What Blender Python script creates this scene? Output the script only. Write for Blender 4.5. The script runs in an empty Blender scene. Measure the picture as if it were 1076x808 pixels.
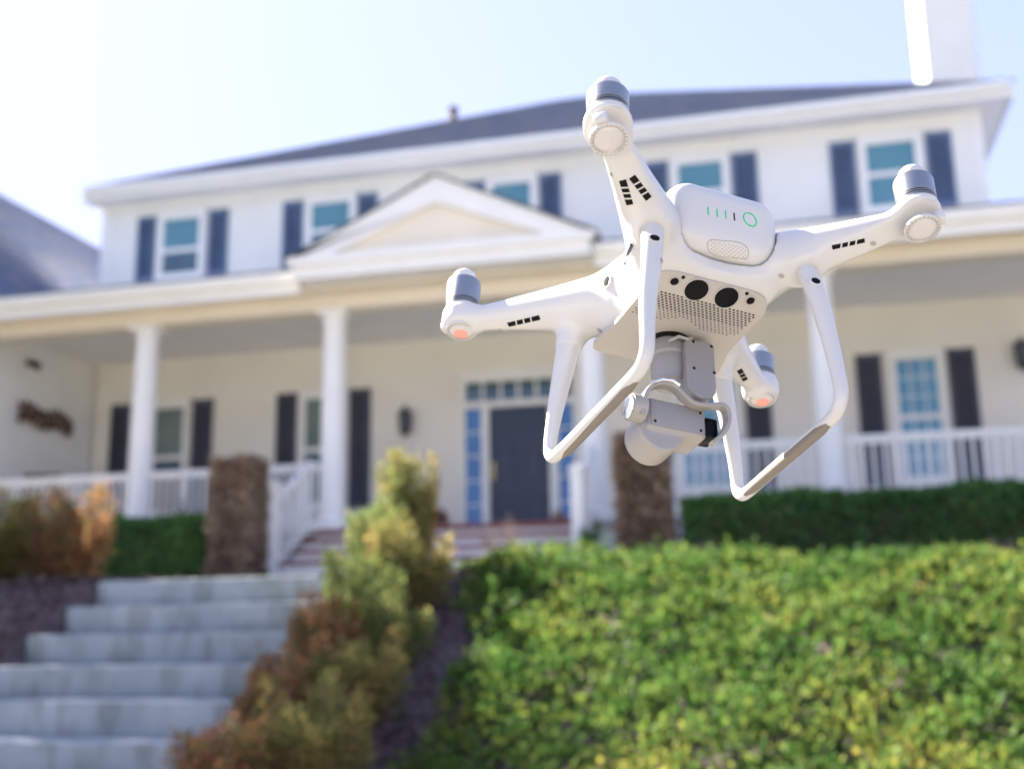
import bpy, bmesh, math, random
import numpy as np
from mathutils import Vector, Matrix
from mathutils.bvhtree import BVHTree
R = math.radians
random.seed(7)
rng = np.random.default_rng(11)
sc = bpy.context.scene
col = sc.collection

# ------------------------------------------------------------------ camera, sky, sun, exposure
CAM = Vector((0, 0, 1.6))
yaw, pit, rol = R(-13.41), R(12.33), R(-.87)
FWD = Vector((math.sin(yaw)*math.cos(pit), math.cos(yaw)*math.cos(pit), math.sin(pit)))
rt = Vector((math.cos(yaw), -math.sin(yaw), 0)); up = rt.cross(FWD)
RT = rt*math.cos(rol) + up*math.sin(rol); UP = -rt*math.sin(rol) + up*math.cos(rol)
cd = bpy.data.cameras.new('camera'); cam = bpy.data.objects.new('camera', cd); col.objects.link(cam)
Mc = Matrix((RT, UP, -FWD)).transposed().to_4x4(); Mc.translation = CAM
cam.matrix_world = Mc
cd.sensor_width = 36; cd.lens = 1200/1076*36; cd.clip_start = .02; cd.clip_end = 3000
cd.dof.use_dof = True; cd.dof.focus_distance = .80; cd.dof.aperture_fstop = 5.2; cd.dof.aperture_blades = 0
sc.camera = cam

SUN_AZ, SUN_EL = R(-66), R(38)          # azimuth from +Y towards +X, so the sun stands beyond the house, to the left
w = bpy.data.worlds.new('World'); sc.world = w; w.use_nodes = True
nt = w.node_tree; nt.nodes.clear()
sky = nt.nodes.new('ShaderNodeTexSky'); sky.sky_type = 'NISHITA'; sky.sun_disc = False
sky.sun_elevation = SUN_EL; sky.sun_rotation = SUN_AZ; sky.air_density = 1.0; sky.dust_density = 1.6; sky.ozone_density = 1.2
bg = nt.nodes.new('ShaderNodeBackground'); bg.inputs[1].default_value = .091
wo = nt.nodes.new('ShaderNodeOutputWorld')
# hazy air evens the sky out: the glare round the sun is rolled off instead of growing without limit
def vm(op, a, b_):
    n = nt.nodes.new('ShaderNodeVectorMath'); n.operation = op
    for i_, q in enumerate((a, b_)):
        if isinstance(q, tuple): n.inputs[i_].default_value = q
        else: nt.links.new(q, n.inputs[i_])
    return n.outputs[0]
den = vm('ADD', vm('MULTIPLY', sky.outputs[0], (1.0, .82, .54)), (1, 1, 1))
nt.links.new(vm('MULTIPLY', vm('DIVIDE', sky.outputs[0], den), (.95, .885, .965)), bg.inputs[0]); nt.links.new(bg.outputs[0], wo.inputs[0])
sd = bpy.data.lights.new('sun', 'SUN'); sd.energy = 2.5; sd.angle = R(.55); sd.color = (1, .93, .82)
so = bpy.data.objects.new('sun', sd); col.objects.link(so)
sv = Vector((math.sin(SUN_AZ)*math.cos(SUN_EL), math.cos(SUN_AZ)*math.cos(SUN_EL), math.sin(SUN_EL)))
so.rotation_euler = sv.to_track_quat('Z', 'Y').to_euler(); so.location = (0, 0, 30)
sc.view_settings.view_transform = 'Standard'; sc.view_settings.look = 'None'
sc.view_settings.exposure = 3.72; sc.view_settings.gamma = 1; sc.view_settings.use_curve_mapping = False
sc.cycles.max_bounces = 10; sc.cycles.diffuse_bounces = 6

# ------------------------------------------------------------------ materials
def pset(b, **k):
    for n, v in k.items():
        n = n.replace('_', ' ')
        if n in b.inputs: b.inputs[n].default_value = v
def mat(name, c, rough=.6, noise=0, scale=8, c2=None, bump=0, bscale=60, detail=4, **k):
    m = bpy.data.materials.new(name); m.use_nodes = True; t = m.node_tree
    b = t.nodes['Principled BSDF']; b.inputs['Base Color'].default_value = (*c, 1); b.inputs['Roughness'].default_value = rough
    pset(b, **k)
    if noise or c2:
        tc = t.nodes.new('ShaderNodeTexCoord'); n = t.nodes.new('ShaderNodeTexNoise'); n.inputs['Scale'].default_value = scale; n.inputs['Detail'].default_value = detail
        t.links.new(tc.outputs['Object'], n.inputs['Vector'])
        r = t.nodes.new('ShaderNodeValToRGB'); t.links.new(n.outputs[0], r.inputs[0])
        lo = c if c2 else tuple(x*(1-noise) for x in c); hi = c2 if c2 else tuple(min(1, x*(1+noise)) for x in c)
        r.color_ramp.elements[0].position = .35; r.color_ramp.elements[1].position = .65
        r.color_ramp.elements[0].color = (*lo, 1); r.color_ramp.elements[1].color = (*hi, 1)
        t.links.new(r.outputs[0], b.inputs['Base Color'])
    if bump:
        tc = t.nodes.new('ShaderNodeTexCoord'); n = t.nodes.new('ShaderNodeTexNoise'); n.inputs['Scale'].default_value = bscale; n.inputs['Detail'].default_value = 5
        t.links.new(tc.outputs['Object'], n.inputs['Vector'])
        bp = t.nodes.new('ShaderNodeBump'); bp.inputs['Strength'].default_value = bump; bp.inputs['Distance'].default_value = .01
        t.links.new(n.outputs[0], bp.inputs['Height']); t.links.new(bp.outputs[0], b.inputs['Normal'])
    return m
def leafmat(name, cols, patch=None, pscale=.8, trans=.35, rough=.7):
    """leaf by leaf colour (random per island), shifted by a soft patch noise, partly translucent"""
    m = bpy.data.materials.new(name); m.use_nodes = True; t = m.node_tree; b = t.nodes['Principled BSDF']
    g = t.nodes.new('ShaderNodeNewGeometry'); tc = t.nodes.new('ShaderNodeTexCoord')
    n = t.nodes.new('ShaderNodeTexNoise'); n.inputs['Scale'].default_value = pscale; n.inputs['Detail'].default_value = 3
    t.links.new(tc.outputs['Object'], n.inputs['Vector'])
    a = t.nodes.new('ShaderNodeMath'); a.operation = 'MULTIPLY_ADD'; a.inputs[1].default_value = .55; t.links.new(g.outputs['Random Per Island'], a.inputs[0])
    mr = t.nodes.new('ShaderNodeMapRange'); mr.inputs[1].default_value = .3; mr.inputs[2].default_value = .7; mr.inputs[3].default_value = 0; mr.inputs[4].default_value = .45
    t.links.new(n.outputs[0], mr.inputs[0]); t.links.new(mr.outputs[0], a.inputs[2])
    r = t.nodes.new('ShaderNodeValToRGB'); t.links.new(a.outputs[0], r.inputs[0])
    els = r.color_ramp.elements
    while len(els) < len(cols): els.new(.5)
    for i, c in enumerate(cols): els[i].position = i/(len(cols)-1); els[i].color = (*c, 1)
    t.links.new(r.outputs[0], b.inputs['Base Color']); b.inputs['Roughness'].default_value = rough; b.inputs['Specular IOR Level'].default_value = .15
    tr = t.nodes.new('ShaderNodeBsdfTranslucent'); mx = t.nodes.new('ShaderNodeMixShader'); mx.inputs[0].default_value = trans
    t.links.new(r.outputs[0], tr.inputs[0]); t.links.new(b.outputs[0], mx.inputs[1]); t.links.new(tr.outputs[0], mx.inputs[2])
    t.links.new(mx.outputs[0], t.nodes['Material Output'].inputs[0])
    return m
M = dict(
    cream=mat('cream_tone', (.78, .71, .59), .55, noise=.03, scale=1.5), porchwall=mat('porch_siding', (.82, .785, .71), .55, noise=.03, scale=1.2),  # warmer tone for beam and tympanum; porch wall slightly creamier than upper siding
    siding=mat('siding', (.83, .82, .785), .55, noise=.03, scale=1.2, bump=.15, bscale=30),
    trim=mat('white_trim', (.84, .83, .80), .45, noise=.02, scale=3),
    ceil=mat('porch_ceiling', (.82, .81, .78), .6, noise=.03, scale=2),
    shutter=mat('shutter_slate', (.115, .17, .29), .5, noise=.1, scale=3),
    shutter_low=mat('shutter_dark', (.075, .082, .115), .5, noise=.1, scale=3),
    door=mat('door_paint', (.028, .042, .078), .35),
    glass_up=mat('upper_glass_sky', (.06, .20, .26), .06, c2=(.085, .25, .31), scale=.9, Specular_IOR_Level=.9),  # the reflected sky is put into the pane colour as teal
    glass_dark=mat('sash_glass', (.03, .075, .11), .06, c2=(.06, .13, .18), scale=2.2, Specular_IOR_Level=.9),
    glass_green=mat('curtained_glass', (.17, .22, .20), .1, c2=(.11, .15, .15), scale=1.5, Specular_IOR_Level=.9),
    glass_sky_blue=mat('sidelight_glass_sky', (.015, .12, .36), .08, c2=(.03, .17, .46), scale=1.6, Specular_IOR_Level=.9),  # sidelights: sky reflection painted in as a strong blue base
    glass_sky_teal=mat('right_glass_sky', (.05, .22, .36), .06, c2=(.09, .29, .42), scale=1.6, Specular_IOR_Level=.9),  # bright blue of the mirrored sky carried by the base colour
    tread=mat('red_tread', (.20, .045, .045), .5, noise=.15, scale=6),
    lantern=mat('lantern_iron', (.03, .03, .035), .45, Metallic=.6),
    frost=mat('lantern_glass', (.35, .36, .36), .3),
    concrete=None, bronze=mat('bronze', (.10, .055, .035), .5, noise=.3, scale=20),
    pot=mat('clay_pot', (.16, .06, .05), .6), potpale=mat('pale_pot', (.40, .26, .20), .6),
    wood=mat('dark_wood', (.11, .055, .04), .5, noise=.2, scale=12),
    stem=mat('stem', (.13, .085, .055), .8, noise=.3, scale=15),
    twig=mat('dry_twig', (.24, .17, .13), .8, noise=.3, scale=15),
)
def concrete():
    m = mat('concrete', (.26, .29, .295), .85, c2=(.36, .385, .38), scale=1.6, detail=8, bump=.5, bscale=45)
    t = m.node_tree; b = t.nodes['Principled BSDF']; r = [n for n in t.nodes if n.type == 'VALTORGB'][0]
    tc = [n for n in t.nodes if n.type == 'TEX_COORD'][0]
    n = t.nodes.new('ShaderNodeTexNoise'); n.inputs['Scale'].default_value = 7; n.inputs['Detail'].default_value = 6
    mp = t.nodes.new('ShaderNodeMapping'); mp.inputs['Scale'].default_value = (1, 1, .35)
    t.links.new(tc.outputs['Object'], mp.inputs[0]); t.links.new(mp.outputs[0], n.inputs[0])
    r2 = t.nodes.new('ShaderNodeValToRGB'); r2.color_ramp.elements[0].position = .45; r2.color_ramp.elements[1].position = .62
    r2.color_ramp.elements[0].color = (1, 1, 1, 1); r2.color_ramp.elements[1].color = (.60, .62, .55, 1)
    t.links.new(n.outputs[0], r2.inputs[0])
    mx = t.nodes.new('ShaderNodeMixRGB'); mx.blend_type = 'MULTIPLY'; mx.inputs[0].default_value = .8
    t.links.new(r.outputs[0], mx.inputs[1]); t.links.new(r2.outputs[0], mx.inputs[2]); t.links.new(mx.outputs[0], b.inputs['Base Color'])
    return m
M['concrete'] = concrete()
def roofmat():
    m = bpy.data.materials.new('shingles'); m.use_nodes = True; t = m.node_tree; b = t.nodes['Principled BSDF']; b.inputs['Roughness'].default_value = .8
    g = t.nodes.new('ShaderNodeNewGeometry'); r = t.nodes.new('ShaderNodeValToRGB')
    tc = t.nodes.new('ShaderNodeTexCoord'); n = t.nodes.new('ShaderNodeTexNoise'); n.inputs['Scale'].default_value = 1.3; n.inputs['Detail'].default_value = 6
    t.links.new(tc.outputs['Object'], n.inputs[0])
    ad = t.nodes.new('ShaderNodeMath'); ad.operation = 'MULTIPLY_ADD'; ad.inputs[1].default_value = .5; t.links.new(g.outputs['Random Per Island'], ad.inputs[0])
    m2 = t.nodes.new('ShaderNodeMath'); m2.operation = 'MULTIPLY'; m2.inputs[1].default_value = .5; t.links.new(n.outputs[0], m2.inputs[0]); t.links.new(m2.outputs[0], ad.inputs[2])
    e = r.color_ramp.elements; e[0].position = .1; e[0].color = (.11, .14, .22, 1); e[1].position = .9; e[1].color = (.27, .25, .26, 1)
    x = e.new(.5); x.color = (.17, .20, .28, 1)
    t.links.new(ad.outputs[0], r.inputs[0]); t.links.new(r.outputs[0], b.inputs['Base Color']); b.inputs['Specular IOR Level'].default_value = .08
    return m
M['roof'] = roofmat()

# ------------------------------------------------------------------ mesh helpers
class MB:
    def __init__(s): s.v = []; s.f = []; s.m = []
    def add(s, v, f, mi=0):
        o = len(s.v); s.v += [tuple(p) for p in v]; s.f += [tuple(i+o for i in q) for q in f]; s.m += [mi]*len(f); return s
    def box(s, x0, x1, y0, y1, z0, z1, mi=0, bev=0, mtx=None):
        if bev:
            b = bmesh.new(); bmesh.ops.create_cube(b, size=1)
            for v in b.verts: v.co = Vector(((x0+x1)/2+v.co.x*(x1-x0), (y0+y1)/2+v.co.y*(y1-y0), (z0+z1)/2+v.co.z*(z1-z0)))
            bmesh.ops.bevel(b, geom=b.edges[:], offset=bev, segments=2, affect='EDGES', profile=.5)
            s.bm(b, mi, mtx); return s
        v = [(x, y, z) for z in (z0, z1) for y in (y0, y1) for x in (x0, x1)]
        if mtx: v = [mtx @ Vector(p) for p in v]
        return s.add(v, [(0, 2, 3, 1), (4, 5, 7, 6), (0, 1, 5, 4), (2, 6, 7, 3), (0, 4, 6, 2), (1, 3, 7, 5)], mi)
    def bm(s, b, mi=0, mtx=None):
        b.verts.ensure_lookup_table(); b.verts.index_update()
        v = [(mtx @ p.co if mtx else p.co.copy()) for p in b.verts]
        s.add(v, [[q.index for q in f.verts] for f in b.faces], mi); b.free(); return s
    def lathe(s, prof, c=(0, 0, 0), n=24, mi=0, mtx=None):
        """prof: (radius, height) list about +Z"""
        v = []; f = []
        for r, z in prof:
            for i in range(n):
                a = 2*math.pi*i/n; v.append(Vector((c[0]+r*math.cos(a), c[1]+r*math.sin(a), c[2]+z)))
        for k in range(len(prof)-1):
            for i in range(n): j = (i+1) % n; f.append((k*n+i, k*n+j, (k+1)*n+j, (k+1)*n+i))
        f.append(tuple(range(n-1, -1, -1))); f.append(tuple((len(prof)-1)*n+i for i in range(n)))
        if mtx: v = [mtx @ p for p in v]
        return s.add(v, f, mi)
    def tube(s, pts, rad, n=8, mi=0, flat=None, ref=Vector((0, 1, 0)), sq=1):
        """sweep; rad is a number or list; flat optional list of (a,b) half sizes across (in plane normal to ref, along ref)"""
        pts = [Vector(p) for p in pts]; v = []; f = []; K = len(pts)
        for k, p in enumerate(pts):
            d = (pts[min(k+1, K-1)]-pts[max(k-1, 0)]).normalized()
            q = ref - d*ref.dot(d)
            if q.length < 1e-3: q = Vector((1, 0, 0)) - d*d.x
            q.normalize(); e = d.cross(q)
            r = rad if not isinstance(rad, (list, tuple)) else rad[k]
            a, b = (flat[k] if flat else (r, r))
            for i in range(n):
                t = 2*math.pi*i/n; v.append(p + e*a*math.copysign(abs(math.cos(t))**sq, math.cos(t)) + q*b*math.copysign(abs(math.sin(t))**sq, math.sin(t)))
        for k in range(K-1):
            for i in range(n): j = (i+1) % n; f.append((k*n+i, k*n+j, (k+1)*n+j, (k+1)*n+i))
        f.append(tuple(range(n-1, -1, -1))); f.append(tuple((K-1)*n+i for i in range(n)))
        return s.add(v, f, mi)
    def prism(s, poly, a, b, plane='xz', mi=0):
        n = len(poly); P = (lambda p, t: (p[0], t, p[1])) if plane == 'xz' else (lambda p, t: (t, p[0], p[1])) if plane == 'yz' else (lambda p, t: (p[0], p[1], t))
        v = [P(p, a) for p in poly]+[P(p, b) for p in poly]
        f = [tuple(range(n-1, -1, -1)), tuple(range(n, 2*n))]+[(i, (i+1) % n, n+(i+1) % n, n+i) for i in range(n)]
        return s.add(v, f, mi)
    def build(s, name, m, parent=None, smooth=False, fix=True, angle=35):
        me = bpy.data.meshes.new(name); me.from_pydata(s.v, [], s.f)
        for x in (m if isinstance(m, (list, tuple)) else [m]): me.materials.append(x)
        me.polygons.foreach_set('material_index', s.m)
        if fix:
            b = bmesh.new(); b.from_mesh(me); bmesh.ops.recalc_face_normals(b, faces=b.faces[:]); b.to_mesh(me); b.free()
        if smooth:
            me.shade_smooth()
            try: me.set_sharp_from_angle(angle=R(angle))
            except Exception: pass
        o = bpy.data.objects.new(name, me); col.objects.link(o)
        if parent: o.parent = parent
        return o
def tag(o, label=None, cat=None, group=None, kind=None):
    for k, v in (('label', label), ('category', cat), ('group', group), ('kind', kind)):
        if v: o[k] = v
    return o
def empty(name, loc=(0, 0, 0), label=None, cat=None, group=None):
    o = bpy.data.objects.new(name, None); col.objects.link(o); o.location = loc; o.empty_display_size = .2
    return tag(o, label, cat, group)
def npmesh(name, V, Fq, m, parent=None):
    me = bpy.data.meshes.new(name); nv = len(V); nf = len(Fq); k = Fq.shape[1]
    me.vertices.add(nv); me.vertices.foreach_set('co', np.asarray(V, np.float32).ravel())
    me.loops.add(nf*k); me.loops.foreach_set('vertex_index', Fq.astype(np.int32).ravel())
    me.polygons.add(nf); me.polygons.foreach_set('loop_start', np.arange(0, nf*k, k, dtype=np.int32))
    me.update(calc_edges=True); me.validate()
    for x in (m if isinstance(m, (list, tuple)) else [m]): me.materials.append(x)
    o = bpy.data.objects.new(name, me); col.objects.link(o)
    if parent: o.parent = parent
    return o
def leaves(name, P, N, size, m, parent=None, spread=.7, aspect=.45, var=.4):
    """P points, N outward directions: one bent diamond leaf at each"""
    n = len(P); P = np.asarray(P); N = np.asarray(N)
    d = N + rng.normal(0, spread, (n, 3)); d /= np.linalg.norm(d, axis=1)[:, None]
    q = rng.normal(0, 1, (n, 3)); s = np.cross(d, q); s /= np.linalg.norm(s, axis=1)[:, None]
    u = np.cross(s, d)
    L = (size*(1+rng.uniform(-var, var, n)))[:, None]; W = L*aspect
    tip = P + d*L + u*L*.15
    V = np.stack([P, P+d*L*.45+s*W*.5+u*L*.12, tip, P+d*L*.45-s*W*.5+u*L*.12], 1).reshape(-1, 3)
    b = np.arange(n)[:, None]*4
    return npmesh(name, V, np.concatenate([b+np.array([[0, 1, 2]]), b+np.array([[0, 2, 3]])], 0), m, parent)

# ------------------------------------------------------------------ ground
YS, RISE, RUN, ZTOP = 7.62, .194, .38, 2.03           # top stair nosing
def g(x, y):
    z = np.where(y < YS, np.maximum(0, ZTOP-.04-(RISE/RUN)*(YS-y)), ZTOP-.04+np.minimum(1, np.maximum(0, (y-YS)/5.6))*.22)
    z = z - .055*np.clip(x+1.5, 0, 5)*np.clip((y-6.5)/2, 0, 1)*np.clip((13.5-y)/1.0, 0, 1)
    z = z + .03*np.sin(x*1.7+1)*np.sin(y*1.3)*(np.abs(y-9) < 6)
    return z
def sheet(name, x0, x1, y0, y1, nx, ny, m, dz=0, fn=g, warp=None):
    X, Y = np.meshgrid(np.linspace(x0, x1, nx), np.linspace(y0, y1, ny)); 
    if warp is not None: X = warp(X, Y)
    Z = fn(X, Y)+dz; V = np.stack([X, Y, Z], -1).reshape(-1, 3)
    i = np.arange((ny-1)*nx).reshape(ny-1, nx)[:, :-1].ravel()
    return npmesh(name, V, np.stack([i, i+1, i+nx+1, i+nx], 1), m)
mulch = mat('mulch', (.045, .03, .03), .95, c2=(.13, .09, .085), scale=22, detail=8, bump=1, bscale=40)
lawnm = mat('lawn', (.07, .10, .03), .9, c2=(.13, .13, .06), scale=3, detail=6, bump=.6)
pave = mat('bounce_paving', (.55, .51, .45), .9, noise=.1, scale=2)
# terrain is cut away where the stairs run: two banks and one trench below the steps
def g2(x, y):
    z = g(x, y); inside = (x > -5.0) & (x < -3.12) & (y < YS+.1)
    return np.where(inside, z-.35, z)
xs = np.unique(np.concatenate([np.linspace(-30, -5.02, 60), np.linspace(-4.98, -3.14, 8), np.linspace(-3.1, 30, 90)]))
ys = np.unique(np.concatenate([np.linspace(-25, 3, 16), np.linspace(3.2, 14, 80), np.linspace(14.2, 60, 20)]))
X, Y = np.meshgrid(xs, ys); V = np.stack([X, Y, g2(X, Y)], -1).reshape(-1, 3)
i = np.arange((len(ys)-1)*len(xs)).reshape(len(ys)-1, len(xs))[:, :-1].ravel()
gr = npmesh('ground', V, np.stack([i, i+1, i+len(xs)+1, i+len(xs)], 1), mulch); tag(gr, kind='structure')
b = MB()
for (x0, x1, y0, y1, zz) in ((-900, -30, -900, 900, 1.9), (30, 900, -900, 900, 1.9), (-30, 30, 60, 900, 2.3), (-30, 30, -900, -25, -.02)):
    b.add([(x0, y0, zz), (x1, y0, zz), (x1, y1, zz), (x0, y1, zz)], [(0, 1, 2, 3)])
tag(b.build('far_ground', lawnm, fix=False), kind='structure')
b = MB(); b.add([(-29, -24, .02), (29, -24, .02), (29, -3.5, .02), (-29, -3.5, .02)], [(0, 1, 2, 3)])
tag(b.build('bounce_pavement', pave, fix=False), kind='structure')  # unseen pale slab laid to bounce sunlight onto the house front
b = MB(); b.add([(-29, -3.38, .03), (29, -3.38, .03), (29, 2.9, .03), (-29, 2.9, .03)], [(0, 1, 2, 3)]); tag(b.build('front_path', mat('path_slabs', (.17, .158, .14), .9, noise=.12, scale=2), fix=False), kind='structure')
b = MB(); b.box(-29, 29, -3.5, -3.38, -.1, .12); tag(b.build('kerb', M['concrete']), kind='structure')
# walkway from the stairs to the porch
b = MB(); b.prism([(YS+.7, 2.005), (13.4, 2.26), (13.4, 2.1), (YS+.7, 1.85)], -5.6, -2.5, 'yz')
tag(b.build('walkway', M['concrete']), kind='structure')

o = sheet('bounce_gravel_strip', -11.0, 6.5, 10.6, 12.5, 60, 8, mat('bounce_gravel', (.46, .42, .35), .95, c2=(.60, .56, .48), scale=30, bump=.6), dz=.025); tag(o, kind='structure')  # hidden pale strip added to bounce sunlight up into the porch
# ------------------------------------------------------------------ concrete garden stairs
st = empty('garden_stairs', (-4.06, 5, 0), 'wide weathered concrete stairs climbing the mulched bank between the shrubs', 'stairs')
for k in range(10):
    z1 = ZTOP-RISE*k; y0 = YS-RUN*k
    if z1 < .1: break
    b = MB(); wob = .012*math.sin(k*2.1)
    b.box(-5.0+wob, -3.1+wob, y0, y0+RUN+(.25 if k else .8), z1-RISE-.10, z1, bev=.018)
    s_ = b.build('step', M['concrete'], st, smooth=True); s_.matrix_parent_inverse = Matrix.Translation((4.06, -5, 0))

# ------------------------------------------------------------------ house
W, P = 17.31, 14.46
house = empty('house', (-4, 17, 2.35), 'two storey white clapboard house with slate blue shutters and a pillared porch behind the shrubs', 'house')
INV = Matrix.Translation((4, -17, -2.35))
def hb(b, name, m, parent=None, **k):
    o = b.build(name, m, parent or house, **k)
    if parent is None: o.matrix_parent_inverse = INV
    else: o.matrix_parent_inverse = Matrix.Identity(4)
    return o
def siding(b, x0, x1, z0, z1, y, facing='y', lap=.125, gap=None):
    """clapboard courses, each a slightly tilted board with a shadow lip; facing -y at y, or +x at x=y"""
    z = z0; 
    while z < z1-.01:
        zt = min(z+lap, z1)
        if facing == 'y': b.add([(x0, y-.014, z), (x1, y-.014, z), (x1, y, zt), (x0, y, zt), (x0, y, z), (x1, y, z)], [(0, 1, 2, 3), (4, 5, 1, 0)])
        elif facing == 'x': b.add([(y+.014, x0, z), (y+.014, x1, z), (y, x1, zt), (y, x0, zt), (y, x0, z), (y, x1, z)], [(0, 1, 2, 3), (4, 5, 1, 0)])
        elif facing == '-x': b.add([(y-.014, x0, z), (y-.014, x1, z), (y, x1, zt), (y, x0, zt), (y, x0, z), (y, x1, z)], [(0, 1, 2, 3), (4, 5, 1, 0)])
        z += lap
b = MB(); siding(b, -11.62, 3.18, 6.30, 9.30, W)
b.box(-11.60, 3.16, W+.01, 31, 2.3, 9.28); b.box(3.1, 6.9, W+.01, 26, 2.3, 6.9)
siding(b, W, 31, 6.3, 9.3, -11.62, '-x'); siding(b, W, 31, 6.3, 9.3, 3.18, 'x')
hb(b, 'wall', M['siding'], fix=False)
b = MB()
b.box(-11.68, -11.5, W-.03, W+.1, 6.7, 9.25); b.box(3.08, 3.24, W-.03, W+.1, 6.7, 9.25)
b.box(-11.64, 3.2, W-.032, W+.05, 9.10, 9.27)
hb(b, 'corner_board', M['trim'])
b = MB(); siding(b, -11.62, 6.9, 2.95, 6.30, W); hb(b, 'porch_wall', M['porchwall'], fix=False)
# wing on the left: its side wall closes the porch
b = MB(); siding(b, 13.9, W, 2.4, 6.5, -11.66, 'x'); b.box(-18.5, -11.67, 13.9, 25, 2.2, 6.5); siding(b, -18.5, -11.66, 2.4, 6.32, 13.88)
hb(b, 'wing_wall', M['siding'], fix=False)
# roofs: shingle courses as real overlapping strips, each shingle its own little slab face
def roof_plane(b, A, B, C, D, course=.16, tab=.32):
    """A,B eave ends, D,C ridge ends (over A,B)"""
    A, B, C, D = map(Vector, (A, B, C, D)); H = ((D-A).length+(C-B).length)/2; n = max(2, int(H/course))
    nrm = (B-A).cross(D-A).normalized()
    if nrm.z < 0: nrm = -nrm
    for k in range(n):
        t0, t1 = k/n, (k+1.05)/n if k < n-1 else 1
        l0, r0, l1, r1 = A.lerp(D, t0), B.lerp(C, t0), A.lerp(D, t1), B.lerp(C, t1)
        wd = (r0-l0).length; q = max(1, int(wd/tab)); off = random.random()
        for j in range(q+1):
            a = max(0, (j-off)/q); c = min(1, (j+1-off)/q)
            if c <= a: continue
            h = nrm*(.018+random.random()*.008)
            b.add([l0.lerp(r0, a)+h, l0.lerp(r0, c)+h, l1.lerp(r1, c), l1.lerp(r1, a), l0.lerp(r0, a), l0.lerp(r0, c)], [(0, 1, 2, 3), (4, 5, 1, 0)])
b = MB(); E0, E1, ZE = -11.84, 3.67, 9.46; YF, YB = 16.81, 32.3; A0, A1, AY, AZ = -4.6, -3.4, 24.55, 13.9
roof_plane(b, (E0, YF, ZE), (E1, YF, ZE), (A1, AY, AZ), (A0, AY, AZ))
roof_plane(b, (E1, YF, ZE), (E1, YB, ZE), (A1, AY, AZ), (A1, AY, AZ), .3, .6)
roof_plane(b, (E0, YB, ZE), (E0, YF, ZE), (A0, AY, AZ), (A0, AY, AZ), .3, .6)
roof_plane(b, (E1, YB, ZE), (E0, YB, ZE), (A0, AY, AZ), (A1, AY, AZ), .4, 2)
roof = hb(b, 'roof', M['roof'], fix=False)
b = MB()
b.box(E0+.02, E1-.02, YF+.01, YF+.05, ZE-.24, ZE-.01); b.box(E0+.02, E0+.06, YF+.06, YB, ZE-.24, ZE-.01); b.box(E1-.06, E1-.02, YF+.06, YB, ZE-.24, ZE-.01)
b.box(E0+.07, E1-.07, YF+.06, YB-.1, ZE-.22, ZE-.18)
b.box(E0+.06, E1-.06, YF-.10, YF, ZE-.14, ZE-.02, bev=.03)
hb(b, 'eave_trim', M['trim'])
# wing roof
b = MB(); roof_plane(b, (-11.2, 14.0, 6.6), (-11.2, 26, 6.6), (-15.3, 22.5, 10.6), (-15.3, 18.0, 10.6)); roof_plane(b, (-19.4, 14.0, 6.6), (-11.2, 14.0, 6.6), (-15.3, 18.0, 10.6), (-15.3, 18.0, 10.6))
roof_plane(b, (-19.4, 26, 6.6), (-19.4, 14.0, 6.6), (-15.3, 18.0, 10.6), (-15.3, 22.5, 10.6), .4, 2)
hb(b, 'wing_roof', M['roof'], fix=False)
# roof vent and chimney
b = MB(); b.lathe([(.09, 0), (.09, .22), (.12, .23), (.12, .3), (.03, .33)], (-6.55, 22.3, 12.6), 12); b.lathe([(.16, 0), (.09, .1)], (-6.55, 22.3, 12.58), 12)
hb(b, 'roof_vent', M['stem'], smooth=True)
b = MB(); z = 9.6
siding(b, 2.86, 3.66, 9.4, 13.7, 19.3, lap=.125); siding(b, 19.3, 20.8, 9.4, 13.7, 2.86, '-x'); siding(b, 19.3, 20.8, 9.4, 13.7, 3.66, 'x')
b.box(2.87, 3.65, 19.31, 20.79, 9.3, 13.7)
ch = hb(b, 'chimney', M['siding'], fix=False)
b = MB(); b.box(2.74, 3.78, 19.16, 20.94, 13.7, 13.9, bev=.02); b.box(2.80, 3.72, 19.22, 20.88, 13.55, 13.699); b.box(3.0, 3.5, 19.6, 20.4, 13.9, 14.1, bev=.02)
hb(b, 'chimney_cap', M['trim'], ch)
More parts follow.
